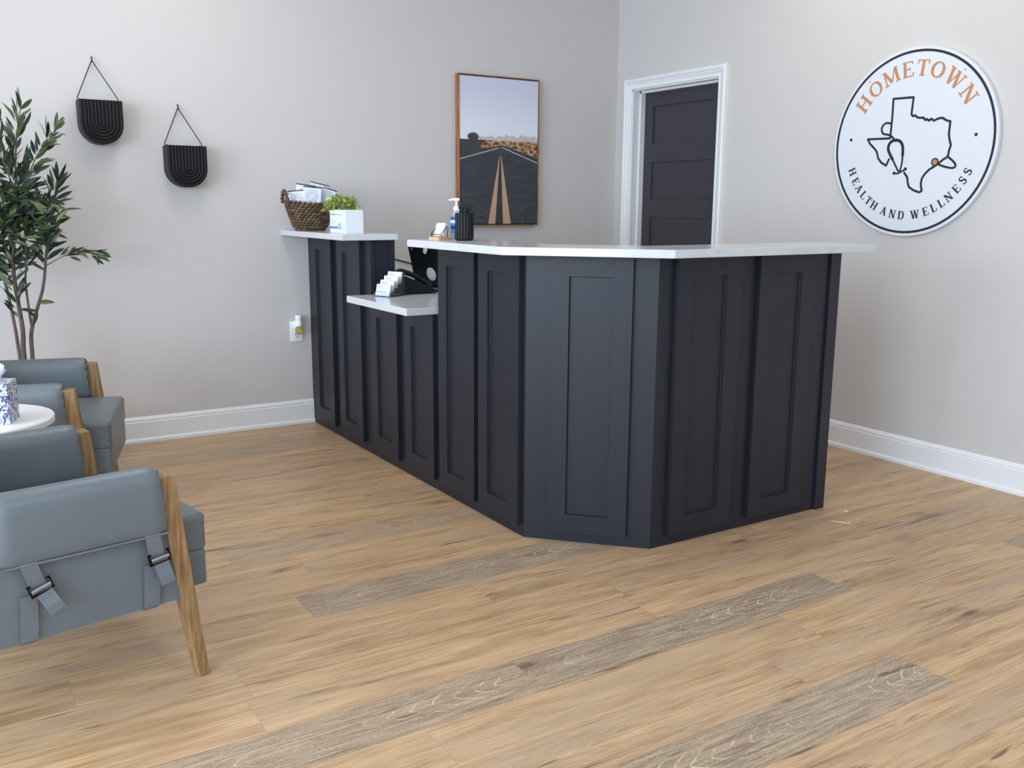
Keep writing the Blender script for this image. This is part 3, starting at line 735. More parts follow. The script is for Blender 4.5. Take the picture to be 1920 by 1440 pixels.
def armchair(name, label, loc, rz):
    t = thing(name, label, 'armchair', loc, rz, group='sage leather armchairs')
    for s in (-1, 1):
        ya, yb = (s*.33, s*.282) if s > 0 else (-.33, -.282)
        ym = (ya+yb)/2; lo, hi = min(ya, yb), max(ya, yb)
        mp = lambda a, z, h: (a, h, z)
        leg = MB().prism([(-.030,0),(0,0),(-.062,.567),(-.114,.567-.0)], lo, hi, mp)
        obj('front_leg', leg, M['oak'], t, world=False, angle=0, bevel=.003)
        rleg = MB().prism([(-.70,0),(-.668,0),(-.575,.567-.0),(-.625,.567)], lo, hi, mp)
        obj('rear_leg', rleg, M['oak'], t, world=False, angle=0, bevel=.003)
        rail = MB().prism([(-.6245,.567),(-.0625,.5675),(-.114,.5215),(-.582,.5215)], lo+.0005, hi-.0005, mp)
        obj('arm_rail', rail, M['oak'], t, world=False, angle=0, bevel=.003)
        pad = obj('arm_pad', saddle(MB(), ym+s*-.0+s*-.006+s*.0, s), M['leather'], t, world=False, angle=60)
        # welt along the lower outer edge of the pad
        yo = ym - s*.006 + s*.040
        obj('piping', MB().tube([(x, yo + s*.003*math.sin(PI*(x+.475)/.38), .4225) for x in [-.470+.375*i/24 for i in range(25)]], .0032, 6), M['strap'], pad, world=False)
        # leather side panel, slightly bulging
        nx, nz = 16, 8; vs = []
        for side in (0, 1):
            for i in range(nx+1):
                for k in range(nz+1):
                    z = .228+(.50-.228)*k/nz; xf = -.064-(.0)-(z-.228)*.135
                    x = -.60+(z-.228)*.12 + (xf+.60-(z-.228)*.12)*i/nx
                    bl = .006*math.sin(PI*i/nx)*math.sin(PI*k/nz)
                    yo2 = s*(.318+bl) if side == 0 else s*.288
                    zz = z + (.010*(1-((2*i/nx-1)**2))*0 if k == 0 else 0)
                    vs.append((x, yo2, zz))
        q = nz+1; N1 = (nx+1)*q; fs = []
        for i in range(nx):
            for k in range(nz):
                a = i*q+k
                fs += [(a, a+q, a+q+1, a+1), (N1+a, N1+a+1, N1+a+q+1, N1+a+q)]
        for i in range(nx):
            a, b2 = i*q, (i+1)*q; fs += [(a, N1+a, N1+b2, b2), (a+nz, b2+nz, N1+b2+nz, N1+a+nz)]
        for k in range(nz):
            fs += [(k, k+1, N1+k+1, N1+k), (nx*q+k, N1+nx*q+k, N1+nx*q+k+1, nx*q+k+1)]
        obj('side_panel', MB().add(vs, fs), M['leather'], t, world=False, angle=60)
        # straps with buckle
        for xs, tw in ((-.132, R(9)), (-.42, R(19))):
            st = MB()
            lower = [(s*.3285, .345), (s*.328, .30), (s*.3265, .26), (s*.324, .232), (s*.316, .2245), (s*.29, .2235)]
            vs = []
            for y, z in lower: vs += [(xs-.0225-(.345-z)*.05, y, z), (xs+.0165-(.345-z)*.05, y, z)]
            st.add(vs, [(2*i, 2*i+1, 2*i+3, 2*i+2) for i in range(len(lower)-1)])
            up = [(s*.341, .428), (s*.342, .405), (s*.340, .375), (s*.336, .345)]
            vs = []
            for y, z in up:
                o_ = (.428-z)*.28*tw/.33; vs += [(xs-.021+o_, y, z), (xs+.017+o_, y, z)]
            st.add(vs, [(2*i, 2*i+1, 2*i+3, 2*i+2) for i in range(len(up)-1)])
            so_ = obj('strap', st, M['strap'], t, world=False, angle=0)
            sm = so_.modifiers.new('thick', 'SOLIDIFY'); sm.thickness = .003; sm.offset = 0
            c = (xs+.002+(.428-.366)*.28*tw/.33, s*.345, .366)
            rot = Matrix.Translation(c) @ Matrix.Rotation(-tw*s*-1 if False else -tw, 4, 'Y')
            bk = MB()
            for a0, a1, z0, z1 in ((-.027,.027,-.016,-.0125),(-.027,-.0235,-.016,.014),(.0235,.027,-.016,.014)): bk.box(a0, a1, -.003, .003, z0, z1)
            bk.box(-.027, -.019, -.003, .003, .011, .014).box(.019, .027, -.003, .003, .011, .014)
            bk.move(rot); obj('buckle', bk, M['blackmetal'], so_, world=False, angle=0)
            br = MB().tube([(-.0225, s*.003, -.002), (.0225, s*.003, -.002)], .006, 10); br.move(rot)
            obj('buckle_bar', br, M['steel'], so_, world=False)
            tg = MB(); P = [(0, -.011), (s*.004, -.03), (s*.010, -.05), (s*.012, -.07)]; vs = []
            for y, z in P: vs += [(-.0185, y, z), (.0185, y, z)]
            tg.add(vs, [(2*i, 2*i+1, 2*i+3, 2*i+2) for i in range(len(P)-1)])
            tg.move(Matrix.Translation(c) @ Matrix.Rotation(-tw*1.35, 4, 'Y'))
            tgo = obj('strap_tongue', tg, M['strap'], so_, world=False, angle=0)
            sm = tgo.modifiers.new('thick', 'SOLIDIFY'); sm.thickness = .0035; sm.offset = 0
    # seat: loose cushion over an upholstered base
    def crown(v, h):
        k = (1-(v.x/h[0])**2)*(1-(v.y/h[1])**2)
        return (v.x, v.y, v.z + (.018*max(k, 0) if v.z > 0 else 0))
    obj('seat_cushion', MB().rbox((-.263, 0, .3725), (.612, .522, .109), .018, 4, 10, crown), M['leather'], t, world=False, angle=60)
    obj('seat_piping', MB().tube([(-.56, -.258, .413), (.034, -.258, .413), (.0408, -.251, .413), (.0408, .251, .413), (.034, .258, .413), (-.56, .258, .413)], .003, 6), M['strap'], t, world=False)
    obj('seat_base', MB().rbox((-.265, 0, .2745), (.606, .518, .099), .007, 3, 8), M['leather'], t, world=False, angle=60)
    # reclined back
    bk = MB().rbox((0, 0, .21), (.12, .52, .46), .05, 4, 8); bk.move(Matrix.Translation((-.55, 0, .38)) @ Matrix.Rotation(R(-16), 4, 'Y'))
    obj('back_cushion', bk, M['leather'], t, world=False, angle=60)
    obj('rear_rail', MB().box(-.645, -.60, -.281, .281, .30, .345), M['oak'], t, world=False, angle=0, bevel=.003)
    return t
ch = armchair('armchair', 'sage leather armchair nearest the viewer, buckled straps on its side', (-3.520, -2.366, 0), R(10.6))
dup(ch, (-3.441, -1.1065, 0), R(-15.3), 'sage leather armchair beyond the round white table, in front of the olive tree')

# ------------------------------------------------------------------ side table and tissue box
TX, TY, TZ = -3.933, -1.667, .55
tb = thing('side_table', 'small round white side table between the two armchairs', 'table', (TX, TY, 0))
obj('tabletop', MB().lathe([(0,-.024),(.243,-.024),(.25,-.020),(.25,-.004),(.247,0),(0,0)], 72, (TX, TY, TZ)), M['white_plastic'], tb, angle=35)
obj('pedestal', MB().lathe([(0,.02),(.022,.02),(.02,.06),(.02,.49),(.05,.526),(0,.526)], 24, (TX, TY, 0)), M['white_plastic'], tb)
obj('foot_plate', MB().lathe([(0,0),(.17,0),(.17,.008),(.14,.018),(.02,.026),(0,.026)], 48, (TX, TY, 0)), M['white_plastic'], tb)
tz = thing('tissue_box', 'blue and white speckled tissue box on the round table', 'tissue box', (-3.862, -1.738, TZ), math.atan2(-.305, .952))
hs, hh = .058, .130
mb = MB().box(-hs, hs, -hs, hs, 0, hh)
obj('carton', mb, M['speckle'], tz, world=False, angle=0, bevel=.0015)
ts = MB(); n = 14; vs = []
for k, (r_, z_) in enumerate([(.028, hh+.0005), (.022, hh+.012), (.03, hh+.028), (.026, hh+.045), (.012, hh+.062)]):
    for i in range(n):
        a = 2*PI*i/n; q = r_*(1+.35*math.sin(3*a+k)); vs.append((q*math.cos(a)+.004*k, q*.45*math.sin(a), z_+.008*math.sin(2*a+k)*(k > 0)))
ts.add(vs, [(k*n+i, k*n+(i+1) % n, (k+1)*n+(i+1) % n, (k+1)*n+i) for k in range(4) for i in range(n)] + [tuple(range(4*n, 5*n))], True)
obj('tissue', ts, M['paper'], tz, world=False, angle=70, label='white tissue sticking out')

# ------------------------------------------------------------------ olive tree
def leaf(mb, p, d, nrm, L, w_, bend=.15):
    d = d.normalized(); sd = d.cross(nrm)
    if sd.length < 1e-3: sd = d.cross(Vector((1,0,0)))
    sd.normalize(); up_ = sd.cross(d)
    vs = []; st = [(0,.12),(.22,.75),(.5,1),(.78,.68),(1,.04)]
    for t_, k in st:
        c = p + d*L*t_ - up_*bend*L*t_*t_
        vs += [c - sd*w_*k/2 + up_*w_*.12*k, c - up_*0, c + sd*w_*k/2 + up_*w_*.12*k]
    fs = []
    for i in range(4): a = 3*i; fs += [(a, a+1, a+4, a+3), (a+1, a+2, a+5, a+4)]
    mb.add(vs, fs, True)
rt = random.Random(5)
TY0 = -.28
S1 = [(-3.655,.22),(-3.672,.522),(-3.679,.649),(-3.696,.834),(-3.713,.931),(-3.726,1.097),(-3.75,1.3),(-3.78,1.52)]
S2 = [(-3.65,.22),(-3.657,.521),(-3.652,.66),(-3.66,.808),(-3.665,.953),(-3.64,1.191),(-3.624,1.355),(-3.607,1.518),(-3.581,1.645)]
S3 = [(-3.64,.22),(-3.622,.518),(-3.612,.67),(-3.554,.84),(-3.522,1.022),(-3.498,1.119),(-3.48,1.215),(-3.453,1.335)]
S3b = [(-3.612,.67),(-3.623,.855),(-3.617,.952),(-3.61,1.096),(-3.63,1.238)]
B1 = [(-3.636,1.215),(-3.592,1.309),(-3.552,1.404),(-3.514,1.475),(-3.478,1.519),(-3.453,1.56)]
B2 = [(-3.536,.949),(-3.499,.973),(-3.441,1.001),(-3.382,1.019),(-3.315,1.0)]
B3 = [(-3.652,.66),(-3.66,.75),(-3.675,.9),(-3.665,1.04)]
B4 = [(-3.72,1.05),(-3.80,1.2),(-3.86,1.38)]
B5 = [(-3.63,1.30),(-3.67,1.42),(-3.69,1.55)]
B6 = [(-3.61,1.096),(-3.56,1.16),(-3.53,1.22)]
B7 = [(-3.72,1.0),(-3.80,1.08),(-3.87,1.12)]
B8 = [(-3.65,1.12),(-3.68,1.2),(-3.70,1.3)]
tree = thing('olive_tree', 'tall artificial olive tree with thin stems behind the far armchair', 'tree', (-3.65, TY0, 0))
obj('pot', MB().lathe([(0,0),(.11,0),(.125,.02),(.145,.25),(.15,.26),(.138,.26),(.134,.235),(0,.235)], 40, (-3.65, TY0, 0)), M['black'], tree, label='black plant pot')
obj('soil', MB().lathe([(.1335,.236),(.06,.243),(0,.245)], 32, (-3.65, TY0, 0)), M['soil'], tree)
fol = MB()
def branch(P, yoff, r0, r1, leaves, dens=1.0, start=.0, L=(.06,.1), spread=.9, dup_=0):
    n = len(P); pts = []
    for i, (x, z) in enumerate(crom(P, 4)):
        q = i/(4*(n-1)); pts.append(Vector((x, TY0 + yoff*q + .006*math.sin(i*1.3), z)))
    N = len(pts)
    obj('stem', MB().tube(pts, [r0+(r1-r0)*i/(N-1) for i in range(N)], 7), M['bark'], tree)
    if not leaves: return
    tot = sum((pts[i+1]-pts[i]).length for i in range(N-1)); acc = 0; step = .0125/dens; nxt = tot*start
    for i in range(N-1):
        sg = pts[i+1]-pts[i]; l = sg.length
        while nxt < acc + l:
            p = pts[i] + sg*((nxt-acc)/l); tdir = sg.normalized(); nxt += step*rt.uniform(.6, 1.4)
            a = rt.uniform(0, 2*PI); side = Vector((math.cos(a), .55*math.sin(a), .25*math.sin(a*2)))
            side = (side - tdir*side.dot(tdir)).normalized()
            d = tdir*rt.uniform(.55, 1.1) + side*rt.uniform(.4, spread) + Vector((0, 0, rt.uniform(-.15, .25)))
            off = Vector((rt.uniform(-1,1), rt.uniform(-1,1), rt.uniform(-.3,1)))
            tw = p + side*rt.uniform(0, .018)
            if tw.y > -.1: d.y = -abs(d.y)
            Lf = rt.uniform(*L); leaf(fol, tw, d, off, Lf, Lf*rt.uniform(.2, .3), rt.uniform(-.15, .3))
        acc += l
    for k in range(4):
        d = (pts[-1]-pts[-3]).normalized() + Vector((rt.uniform(-.6,.6), rt.uniform(-.4,.3), rt.uniform(-.2,.5)))
        leaf(fol, pts[-1], d, Vector((rt.uniform(-1,1), -1, .3)), rt.uniform(*L), .018)
branch(S1, .03, .009, .003, True, 1.0, .6)
branch(S2, -.03, .013, .002, True, 1.5, .62)
branch(S3, .02, .011, .002, True, 1.4, .66)
branch(S3b, -.06, .006, .002, True, 1.3, .45)
branch(B1, -.05, .003, .0015, True, 1.6, .15)
branch(B2, -.02, .0025, .0012, True, 2.6, .36, (.045,.075), .7)
branch(B3, -.06, .004, .002, True, .9, .3)
branch(B4, -.04, .003, .0015, True, 1.6, .1)
branch(B5, -.08, .003, .0015, True, 1.5, .1)
branch(B6, .03, .003, .0015, True, 1.8, .1)
branch(B7, -.05, .003, .0015, True, 1.6, .1)
branch(B8, -.09, .003, .0015, True, 2.0, .0)
# short leafy twigs that fill the middle of the crown
for k in range(44):
    x, z = rt.uniform(-3.80, -3.47), rt.uniform(1.05, 1.27); y = TY0 + rt.uniform(-.12, .08)
    a = rt.uniform(-1.0, 1.0); tp = Vector((x+.07*math.sin(a), y-.02, z+.06*math.cos(a)))
    for q in range(7):
        p = Vector((x, y, z)).lerp(tp, q/6); d = Vector((rt.uniform(-1,1), rt.uniform(-.6,.4), rt.uniform(-.3,.9)))
        leaf(fol, p, d, Vector((rt.uniform(-1,1), rt.uniform(-1,0), rt.uniform(0,1))), rt.uniform(.05,.09), .018, rt.uniform(-.1,.3))
for k in range(60):   # sparse low leaves along the stems
    P = rt.choice([S1, S2, S3, S3b, B3]); i = rt.randrange(2, min(5, len(P)-1)); f_ = rt.random()
    x, z = P[i][0]+(P[i+1][0]-P[i][0])*f_, P[i][1]+(P[i+1][1]-P[i][1])*f_
    if z < .68: continue
    leaf(fol, Vector((x, TY0-.01, z)), Vector((rt.uniform(-1,1), rt.uniform(-.5,.2), rt.uniform(-.2,.9))), Vector((rt.uniform(-1,1), -1, .2)), rt.uniform(.05,.085), .017, .2)
obj('foliage', fol, M['olive'], tree, angle=60)

# ------------------------------------------------------------------ on the short raised counter
BX, BY = -2.228, -.205
bas = thing('basket', 'woven brown basket full of white packets on the raised counter', 'basket', (BX, BY, ZT))
def brad(z): q = min(max(z/.15, 0), 1); return .078 + .057*q**.75 - .03*max(0, .14-q)*4*.5
weave = MB(); rowsN = 11
for r_ in range(rowsN):
    z = .007 + .0135*r_; rad = brad(z); cnt = 30
    for k in range(cnt):
        a = 2*PI*(k + (.5 if r_ % 2 else 0))/cnt
        c = Vector((rad*math.cos(a), .82*rad*math.sin(a), z + .012*(z/.15)*math.cos(a)**2)); tg_ = Vector((-math.sin(a), .82*math.cos(a), 0)).normalized(); nr_ = Vector((.82*math.cos(a), math.sin(a), 0)).normalized()
        ang = R(24) if r_ % 2 else R(18); u_ = tg_*math.cos(ang) + Vector((0,0,1))*math.sin(ang); w_ = nr_.cross(u_)
        l = 2*PI*rad/cnt*.66; vs = [c - u_*l]
        for i in range(1, 4):
            ph = PI*i/4
            for q in range(6): b_ = 2*PI*q/6; vs.append(c - u_*l*math.cos(ph) + (nr_*math.cos(b_)*.0068 + w_*math.sin(b_)*.0078)*math.sin(ph))
        vs.append(c + u_*l); fs = [(0, 1+q, 1+(q+1) % 6) for q in range(6)] + [(13+q, 19, 13+(q+1) % 6) for q in range(6)]
        for i in range(2): fs += [(1+6*i+q, 7+6*i+q, 7+6*i+(q+1) % 6, 1+6*i+(q+1) % 6) for q in range(6)]
        weave.add([v + Vector((BX, BY, ZT)) for v in vs], fs, True)
obj('weave', weave, M['wicker'], bas, angle=0)
obj('liner', MB().lathe([(0,.004),(.074,.004),(brad(.07)-.004,.07),(brad(.14)-.004,.145),(brad(.14)-.009,.145),(brad(.07)-.009,.07),(.068,.009),(0,.009)], 40, (BX, BY, ZT), 1, .82), M['wicker'], bas)
for s in (-1, 1):
    hd = MB(); ca = .0 if s > 0 else PI
    for strand in (0, PI):
        P = []
        for i in range(25):
            t_ = PI*i/24; yy = .044*math.cos(t_); zz = .145+.062*math.sin(t_); xx = s*(brad(.15)-.001+.004*math.sin(t_))
            P.append((BX+xx+.005*math.cos(8*t_+strand), BY+yy, ZT+zz+.005*math.sin(8*t_+strand)))
        hd.tube(P, .0065, 7)
    obj('handle', hd, M['wicker'], bas)
vr = Vector((.943, -.333, 0)); vf = Vector((-.333, -.943, 0))    # viewer's right, towards viewer
OUTm = [p for p in OUT if True]
def packet(s_, t_, ztop, w_, tilt, turn, label):
    c = Vector((BX, BY, 0)) + vr*s_ + vf*t_
    p = thing('paper_packet', label, 'packet', (c.x, c.y, ztop-.13), math.atan2(vf.x, -vf.y)+turn, group='white packets in the basket')
    p.rotation_euler = (R(4), tilt, p.rotation_euler.z)
    h = .13
    obj('packet_body', MB().box(-w_/2, w_/2, -.009, .009, 0, h), M['paper'], p, world=False, angle=0, bevel=.002)
    obj('edge_band', MB().box(-w_/2-.0003, w_/2+.0003, -.0095, .0095, h-.0045, h+.0004), M['navy'], p, world=False, angle=0, label='dark top edge')
    k = .032/.433; cz = h-.046
    mp = lambda a, b2, hh_: (a, -.0092-hh_, cz+b2)
    lg = ring_mb(.0295, .0312, mp, 0, .0004, 40)
    l2 = line_mb([([(x_*k*1.15, y_*k*1.15) for x_, y_ in OUT], .0016), ([(x_*k*1.15, y_*k*1.15) for x_, y_ in WEST], .0016)], mp, 0, .0005, False); lg.add(l2.v, l2.f)
    l3 = ring_mb(.0225, .0232, mp, 0, .0004, 40); lg.add(l3.v, l3.f)
    obj('logo_print', lg, M['greyprint'], p, world=False, angle=0, label='grey round logo')
packet(-.055, .035, 1.312, .086, R(-5), R(-12), 'front left white packet with a round grey logo in the basket')
packet(.006, .042, 1.331, .094, R(5), R(4), 'front middle white packet with a round grey logo in the basket')
packet(-.032, .004, 1.343, .10, R(8), R(-4), 'white packet behind the front two, its dark edge sloping down to the right')
packet(.028, -.018, 1.352, .10, R(13), R(6), 'rearmost white packet, highest corner in the basket')
packet(.072, .0, 1.326, .074, R(17), R(14), 'right white packet leaning by the right basket handle')

# white carton
cb = thing('product_carton', 'white printed carton in front of the small green plant', 'box', (-2.264, -.79, ZT))
cx0, cx1, cy0, cy1, cz1 = -2.264, -2.172, -.79, -.585, ZT+.111
obj('carton', MB().box(cx0, cx1, cy0, cy1, ZT+.0005, cz1), M['paper'], cb, angle=0, bevel=.001)
Pm = lambda u0, u1, v0, v1: (cx0-.0004, cx0, cy1-(cy1-cy0)*u1, cy1-(cy1-cy0)*u0, ZT+.111*v0, ZT+.111*v1)
def rects(L): 
    mb = MB()
    for q in L: mb.box(*Pm(*q))
    return mb
obj('printed_band', rects([(0,.50,.20,.29)]), M['blueprint'], cb, angle=0, label='blue printed band')
obj('printed_bottle', rects([(.53,.70,.16,.40),(.56,.67,.40,.46)]), M['paleblue'], cb, angle=0, label='pale blue printed bottle')
obj('printed_icons', rects([(.74,.78,.18,.27),(.86,.91,.18,.26)]), M['paleblue'], cb, angle=0)
obj('printed_text', rects([(.14,.36,.80,.835),(.36,.75,.80,.815),(.05,.08,.80,.86)]), M['navy'], cb, angle=0, label='small dark printed lines')
obj('printed_text', rects([(.05,.22,.585,.60),(.05,.40,.48,.492),(.05,.22,.42,.432)]), M['greyprint'], cb, angle=0, label='small grey printed lines')
obj('lid_flap', MB().box(cx0+.006, cx1-.003, cy0+.004, cy1-.05, cz1, cz1+.0025), M['paper'], cb, angle=0)

# small plant behind it
PX, PY = -2.165, -.485
pp = thing('potted_plant', 'small pale green leafy plant beside the basket', 'plant', (PX, PY, ZT))
obj('pot', MB().lathe([(0,0),(.036,0),(.042,.004),(.048,.08),(.044,.08),(.04,.07),(0,.07)], 28, (PX, PY, ZT)), M['white_plastic'], pp, label='white pot')
fo = MB(); r2 = random.Random(3)
for k in range(760):
    a = r2.uniform(0, 2*PI); e = math.acos(r2.uniform(-.25, 1)); rr_ = r2.uniform(.45, 1)
    if k > 690: rr_ = r2.uniform(1.0, 1.22)
    p = Vector((PX+.078*rr_*math.sin(e)*math.cos(a), PY+.066*rr_*math.sin(e)*math.sin(a), ZT+.118+.058*rr_*math.cos(e)))
    if p.z < ZT+.075: continue
    d = Vector((math.sin(e)*math.cos(a), math.sin(e)*math.sin(a), math.cos(e)*.8+.1)) + Vector((r2.uniform(-.6,.6), r2.uniform(-.6,.6), r2.uniform(-.5,.5)))
    leaf(fo, p, d, Vector((r2.uniform(-1,1), r2.uniform(-1,1), 1)), r2.uniform(.015,.026), r2.uniform(.009,.014), .2)
obj('foliage', fo, M['spring'], pp, angle=60)
stm = MB()
for k in range(14):
    a = 2*PI*k/14; stm.tube([(PX+.01*math.cos(a), PY+.01*math.sin(a), ZT+.07), (PX+.035*math.cos(a), PY+.03*math.sin(a), ZT+.10), (PX+.06*math.cos(a), PY+.05*math.sin(a), ZT+.135)], .0012, 5)
obj('stems', stm, M['spring'], pp)

# ------------------------------------------------------------------ on the tall counter
CX, CY = -2.150, -1.757
cup = thing('pen_cup', 'black fluted pen cup on the tall counter', 'cup', (CX, CY, ZT))
flute = lambda a, z: 1-.07*abs(math.sin(a*11))**.7 if .006 < z < .1085 else .97
obj('cup_wall', MB().lathe([(0,0),(.033,0),(.0365,.004),(.0375,.008),(.0375,.106),(.0365,.1095),(.0325,.1095),(.0325,.01),(0,.01)], 176, (CX, CY, ZT), rfun=lambda a, z: flute(a, z)), M['black'], cup, angle=40)
pr = random.Random(2)
pens = [(-.020,.010,'leftmost pen'),(-.006,-.006,'second pen from the left'),(.004,.012,'middle pen'),(.013,-.004,'second pen from the right'),(.022,.006,'rightmost pen')]
for i, (s_, t_, nm) in enumerate(pens):
    b0 = Vector((CX, CY, ZT+.012)) + vr*s_*.4 + vf*t_*.5; tip = Vector((CX, CY, ZT+.128+.008*((i*2) % 3))) + vr*s_ + vf*t_
    pn = thing('pen', 'black twisted-top %s in the fluted cup' % nm, 'pen', tuple(b0), group='pens in the black cup')
    ax = (tip-b0).normalized(); body = [b0.lerp(tip, q) for q in (0, .3, .6, .86)]
    obj('pen_barrel', MB().tube(body, .004, 8), M['black'], pn)
    pb = MB()
    cl = [tip - ax*.016 + vr*(.0035*math.sin(q*1.9+i)) + ax*.009*q for q in range(4)]
    pb.tube([body[-1]] + cl, [.0042, .0055, .0035, .003, .0018], 8)
    obj('pen_top', pb, M['black'], pn)
SXx, SYy = -2.128, -1.652
san = thing('sanitizer_bottle', 'clear hand sanitizer pump bottle behind the pen cup', 'bottle', (SXx, SYy, ZT))
obj('bottle_body', MB().lathe([(0,0),(.022,0),(.0245,.004),(.0245,.096),(.021,.106),(.011,.113),(.011,.120),(0,.120)], 28, (SXx, SYy, ZT)), M['bottle'], san)
lb = MB().lathe([(.0247,.028),(.0247,.094)], 28, (SXx, SYy, ZT)); lbo = obj('bottle_label', lb, M['blueprint'], san, label='blue label')
def band(z0, z1, m_, nm, a0=0, a1=28, rr_=.0250):
    mb = MB(); vs = []; 
    for i in range(a0, a1+1):
        a = 2*PI*i/28; vs += [(SXx+rr_*math.cos(a), SYy+rr_*math.sin(a), ZT+z0), (SXx+rr_*math.cos(a), SYy+rr_*math.sin(a), ZT+z1)]
    mb.add(vs, [(2*i, 2*i+2, 2*i+3, 2*i+1) for i in range(a1-a0)]); obj(nm, mb, m_, lbo)
M['deepblue'] = material('deep_blue_print', S(32, 62, 130), .5); M['cyan'] = material('cyan_print', S(70, 160, 205), .5)
band(.081, .092, M['deepblue'], 'label_band'); band(.068, .079, M['paper'], 'label_band'); band(.045, .056, M['deepblue'], 'label_band'); band(.029, .042, M['cyan'], 'label_band')
pm = MB().lathe([(0,.118),(.013,.118),(.013,.133),(.007,.136),(.005,.140),(.005,.158),(0,.158)], 20, (SXx, SYy, ZT))
q0 = Vector((SXx, SYy, ZT+.163)); pm.tube([q0 + vr*.012, q0, q0 - vr*.016, q0 - vr*.032 - Vector((0,0,.004))], [.0055,.0065,.0050,.0032], 8)
obj('pump', pm, M['white_plastic'], san, label='white pump')

HX, HY = -2.218, -1.680
ho = thing('card_stand', 'small wooden card stand with black wire arms on the tall counter', 'card holder', (HX, HY, ZT), R(-76))
# local frame: -y faces the viewer's left-front, x along the long side
obj('wood_base', MB().box(-.031, .031, -.036, .036, 0, .013), M['lightwood'], ho, world=False, angle=0, bevel=.001)
wr = MB()
for s in (-1, 1):
    wr.tube([(s*.03, .010, .012), (s*.03, .014, .050), (s*.03, .011, .055), (s*.03, -.020, .030), (s*.03, -.024, .022), (s*.03, -.018, .012)], .0016, 6)
wr.tube([(-.03, -.024, .023), (.03, -.024, .023)], .0016, 6)
obj('wire_frame', wr, M['blackwire'], ho, world=False)
cs = MB().box(-.026, .026, -.007, .007, 0, .055); cs.move(Matrix.Translation((0, -.008, .0145)) @ Matrix.Rotation(R(-20), 4, 'X'))
cso = tag(obj('business_cards', cs, M['paper'], base=None, world=False, angle=0), 'white stack of cards in the wooden card stand', 'cards')
cso.location = (HX, HY, ZT); cso.rotation_euler = (0, 0, R(-76))

# ------------------------------------------------------------------ on the dropped counter
ac_rot = math.atan2(.65, .76) - 0
AX, AY = -2.142, -1.006
vd = Vector((.93, .37, 0)).normalized(); ac_rz = math.atan2(vd.y, vd.x) - PI/2
ah = thing('card_rack', 'clear four tier card rack on the dropped counter', 'card holder', (AX, AY, ZLOW), ac_rz)
fr = MB(); W_ = .049
for k in range(4):
    y0 = -.050+.026*k; z0 = .002+.0185*k
    for side in (-1, 1):
        fr.prism([(y0, 0), (y0+.026, 0), (y0+.026, z0+.052), (y0+.014, z0+.052), (y0+.004, z0+.022)], side*W_-.001, side*W_+.001, lambda a, z, h: (h, a, z))
    fr.box(-W_, W_, y0-.001, y0+.001, 0, z0+.018)
fr.box(-W_, W_, .054, .056, 0, .10).box(-W_, W_, -.050, .056, .0005, .002)
obj('acrylic_tiers', fr, M['clear'], ah, world=False, angle=0)
for k, nm in enumerate(('front', 'second', 'third', 'rear')):
    y0 = -.050+.026*k; z0 = .003+.0185*k
    st_ = MB().box(-.0445, .0445, -.0035, .0035, 0, .0555); mt = Matrix.Translation((AX, AY, ZLOW)) @ Matrix.Rotation(ac_rz, 4, 'Z') @ Matrix.Translation((0, y0+.0062, z0)) @ Matrix.Rotation(R(-14), 4, 'X')
    c = thing('card_stack', 'stack of white cards in the %s tier of the clear card rack' % nm, 'cards', (0,0,0), group='card stacks in the clear rack')
    c.matrix_world = mt
    obj('cards', st_, M['paper'], c, world=False, angle=0)
    tx = MB().box(-.036, -.004, -.0038, -.0035, .042, .0445).box(-.036, .01, -.0038, -.0035, .034, .0355)
    obj('printed_text', tx, M['greyprint'], c, world=False, angle=0, label='small grey printed lines')
    if k == 0: obj('printed_line', MB().box(-.0445, .026, -.0038, -.0035, .0185, .0212), M['blueprint'], c, world=False, angle=0, label='blue printed line')

# telephone seen from its side, high end to the left
ph = thing('telephone', 'black desk telephone with handset behind the clear card rack', 'telephone', (-1.978, -.93, ZLOW))
TX0, TX1, py0, py1 = -2.068, -1.888, -.992, -.872
obj('phone_base', MB().prism([(TX0,0),(TX1+.004,0),(TX1+.006,.012),(TX1,.022),(TX0+.03,.088),(TX0+.006,.09),(TX0,.08)], py0, py1, lambda a, z, h: (a, h, ZLOW+z)), M['black'], ph, angle=0, bevel=.004)
def face(x, y, h): # on the sloping face
    f_ = (x-(TX0+.03))/(TX1-TX0-.03); return (x, y, ZLOW+.088-.066*f_+h)
kp = MB()
for i in range(4):
    for k in range(3):
        x = TX0+.065+.02*i; y = py0+.090+.011*k
        P = [face(x+a*.007, y+b_*.004, h) for h in (0, .004) for a, b_ in ((-1,-1),(1,-1),(1,1),(-1,1))]
        kp.add(P, [(4,5,6,7),(0,1,5,4),(1,2,6,5),(2,3,7,6),(3,0,4,7)])
obj('keypad', kp, M['grey'], ph, angle=0, label='grey keys')
lbm = MB()
for i, L_ in enumerate((.016, .010, .022)):
    x = TX0+.052+.024*i; P = [face(x+a, py0+b_, .0012) for a, b_ in ((0,.010),(L_,.010),(L_,.030),(0,.030))]; lbm.add(P, [(0,1,2,3)])
obj('key_labels', lbm, M['paper'], ph, angle=0, label='white paper key labels')
hs_ = MB(); P = []; rs_ = []
for i in range(21):
    t_ = i/20; x = TX0-.002+(TX1-TX0+.004)*t_; f_ = (x-(TX0+.03))/(TX1-TX0-.03)
    z = .088-.066*f_+.012+.016*math.sin(PI*t_)
    if t_ < .12: z -= (.12-t_)*.16
    P.append((x, py0+.06, ZLOW+z)); rs_.append(.0125 + .006*(abs(2*t_-1)**3))
hs_.tube(P, rs_, 12)
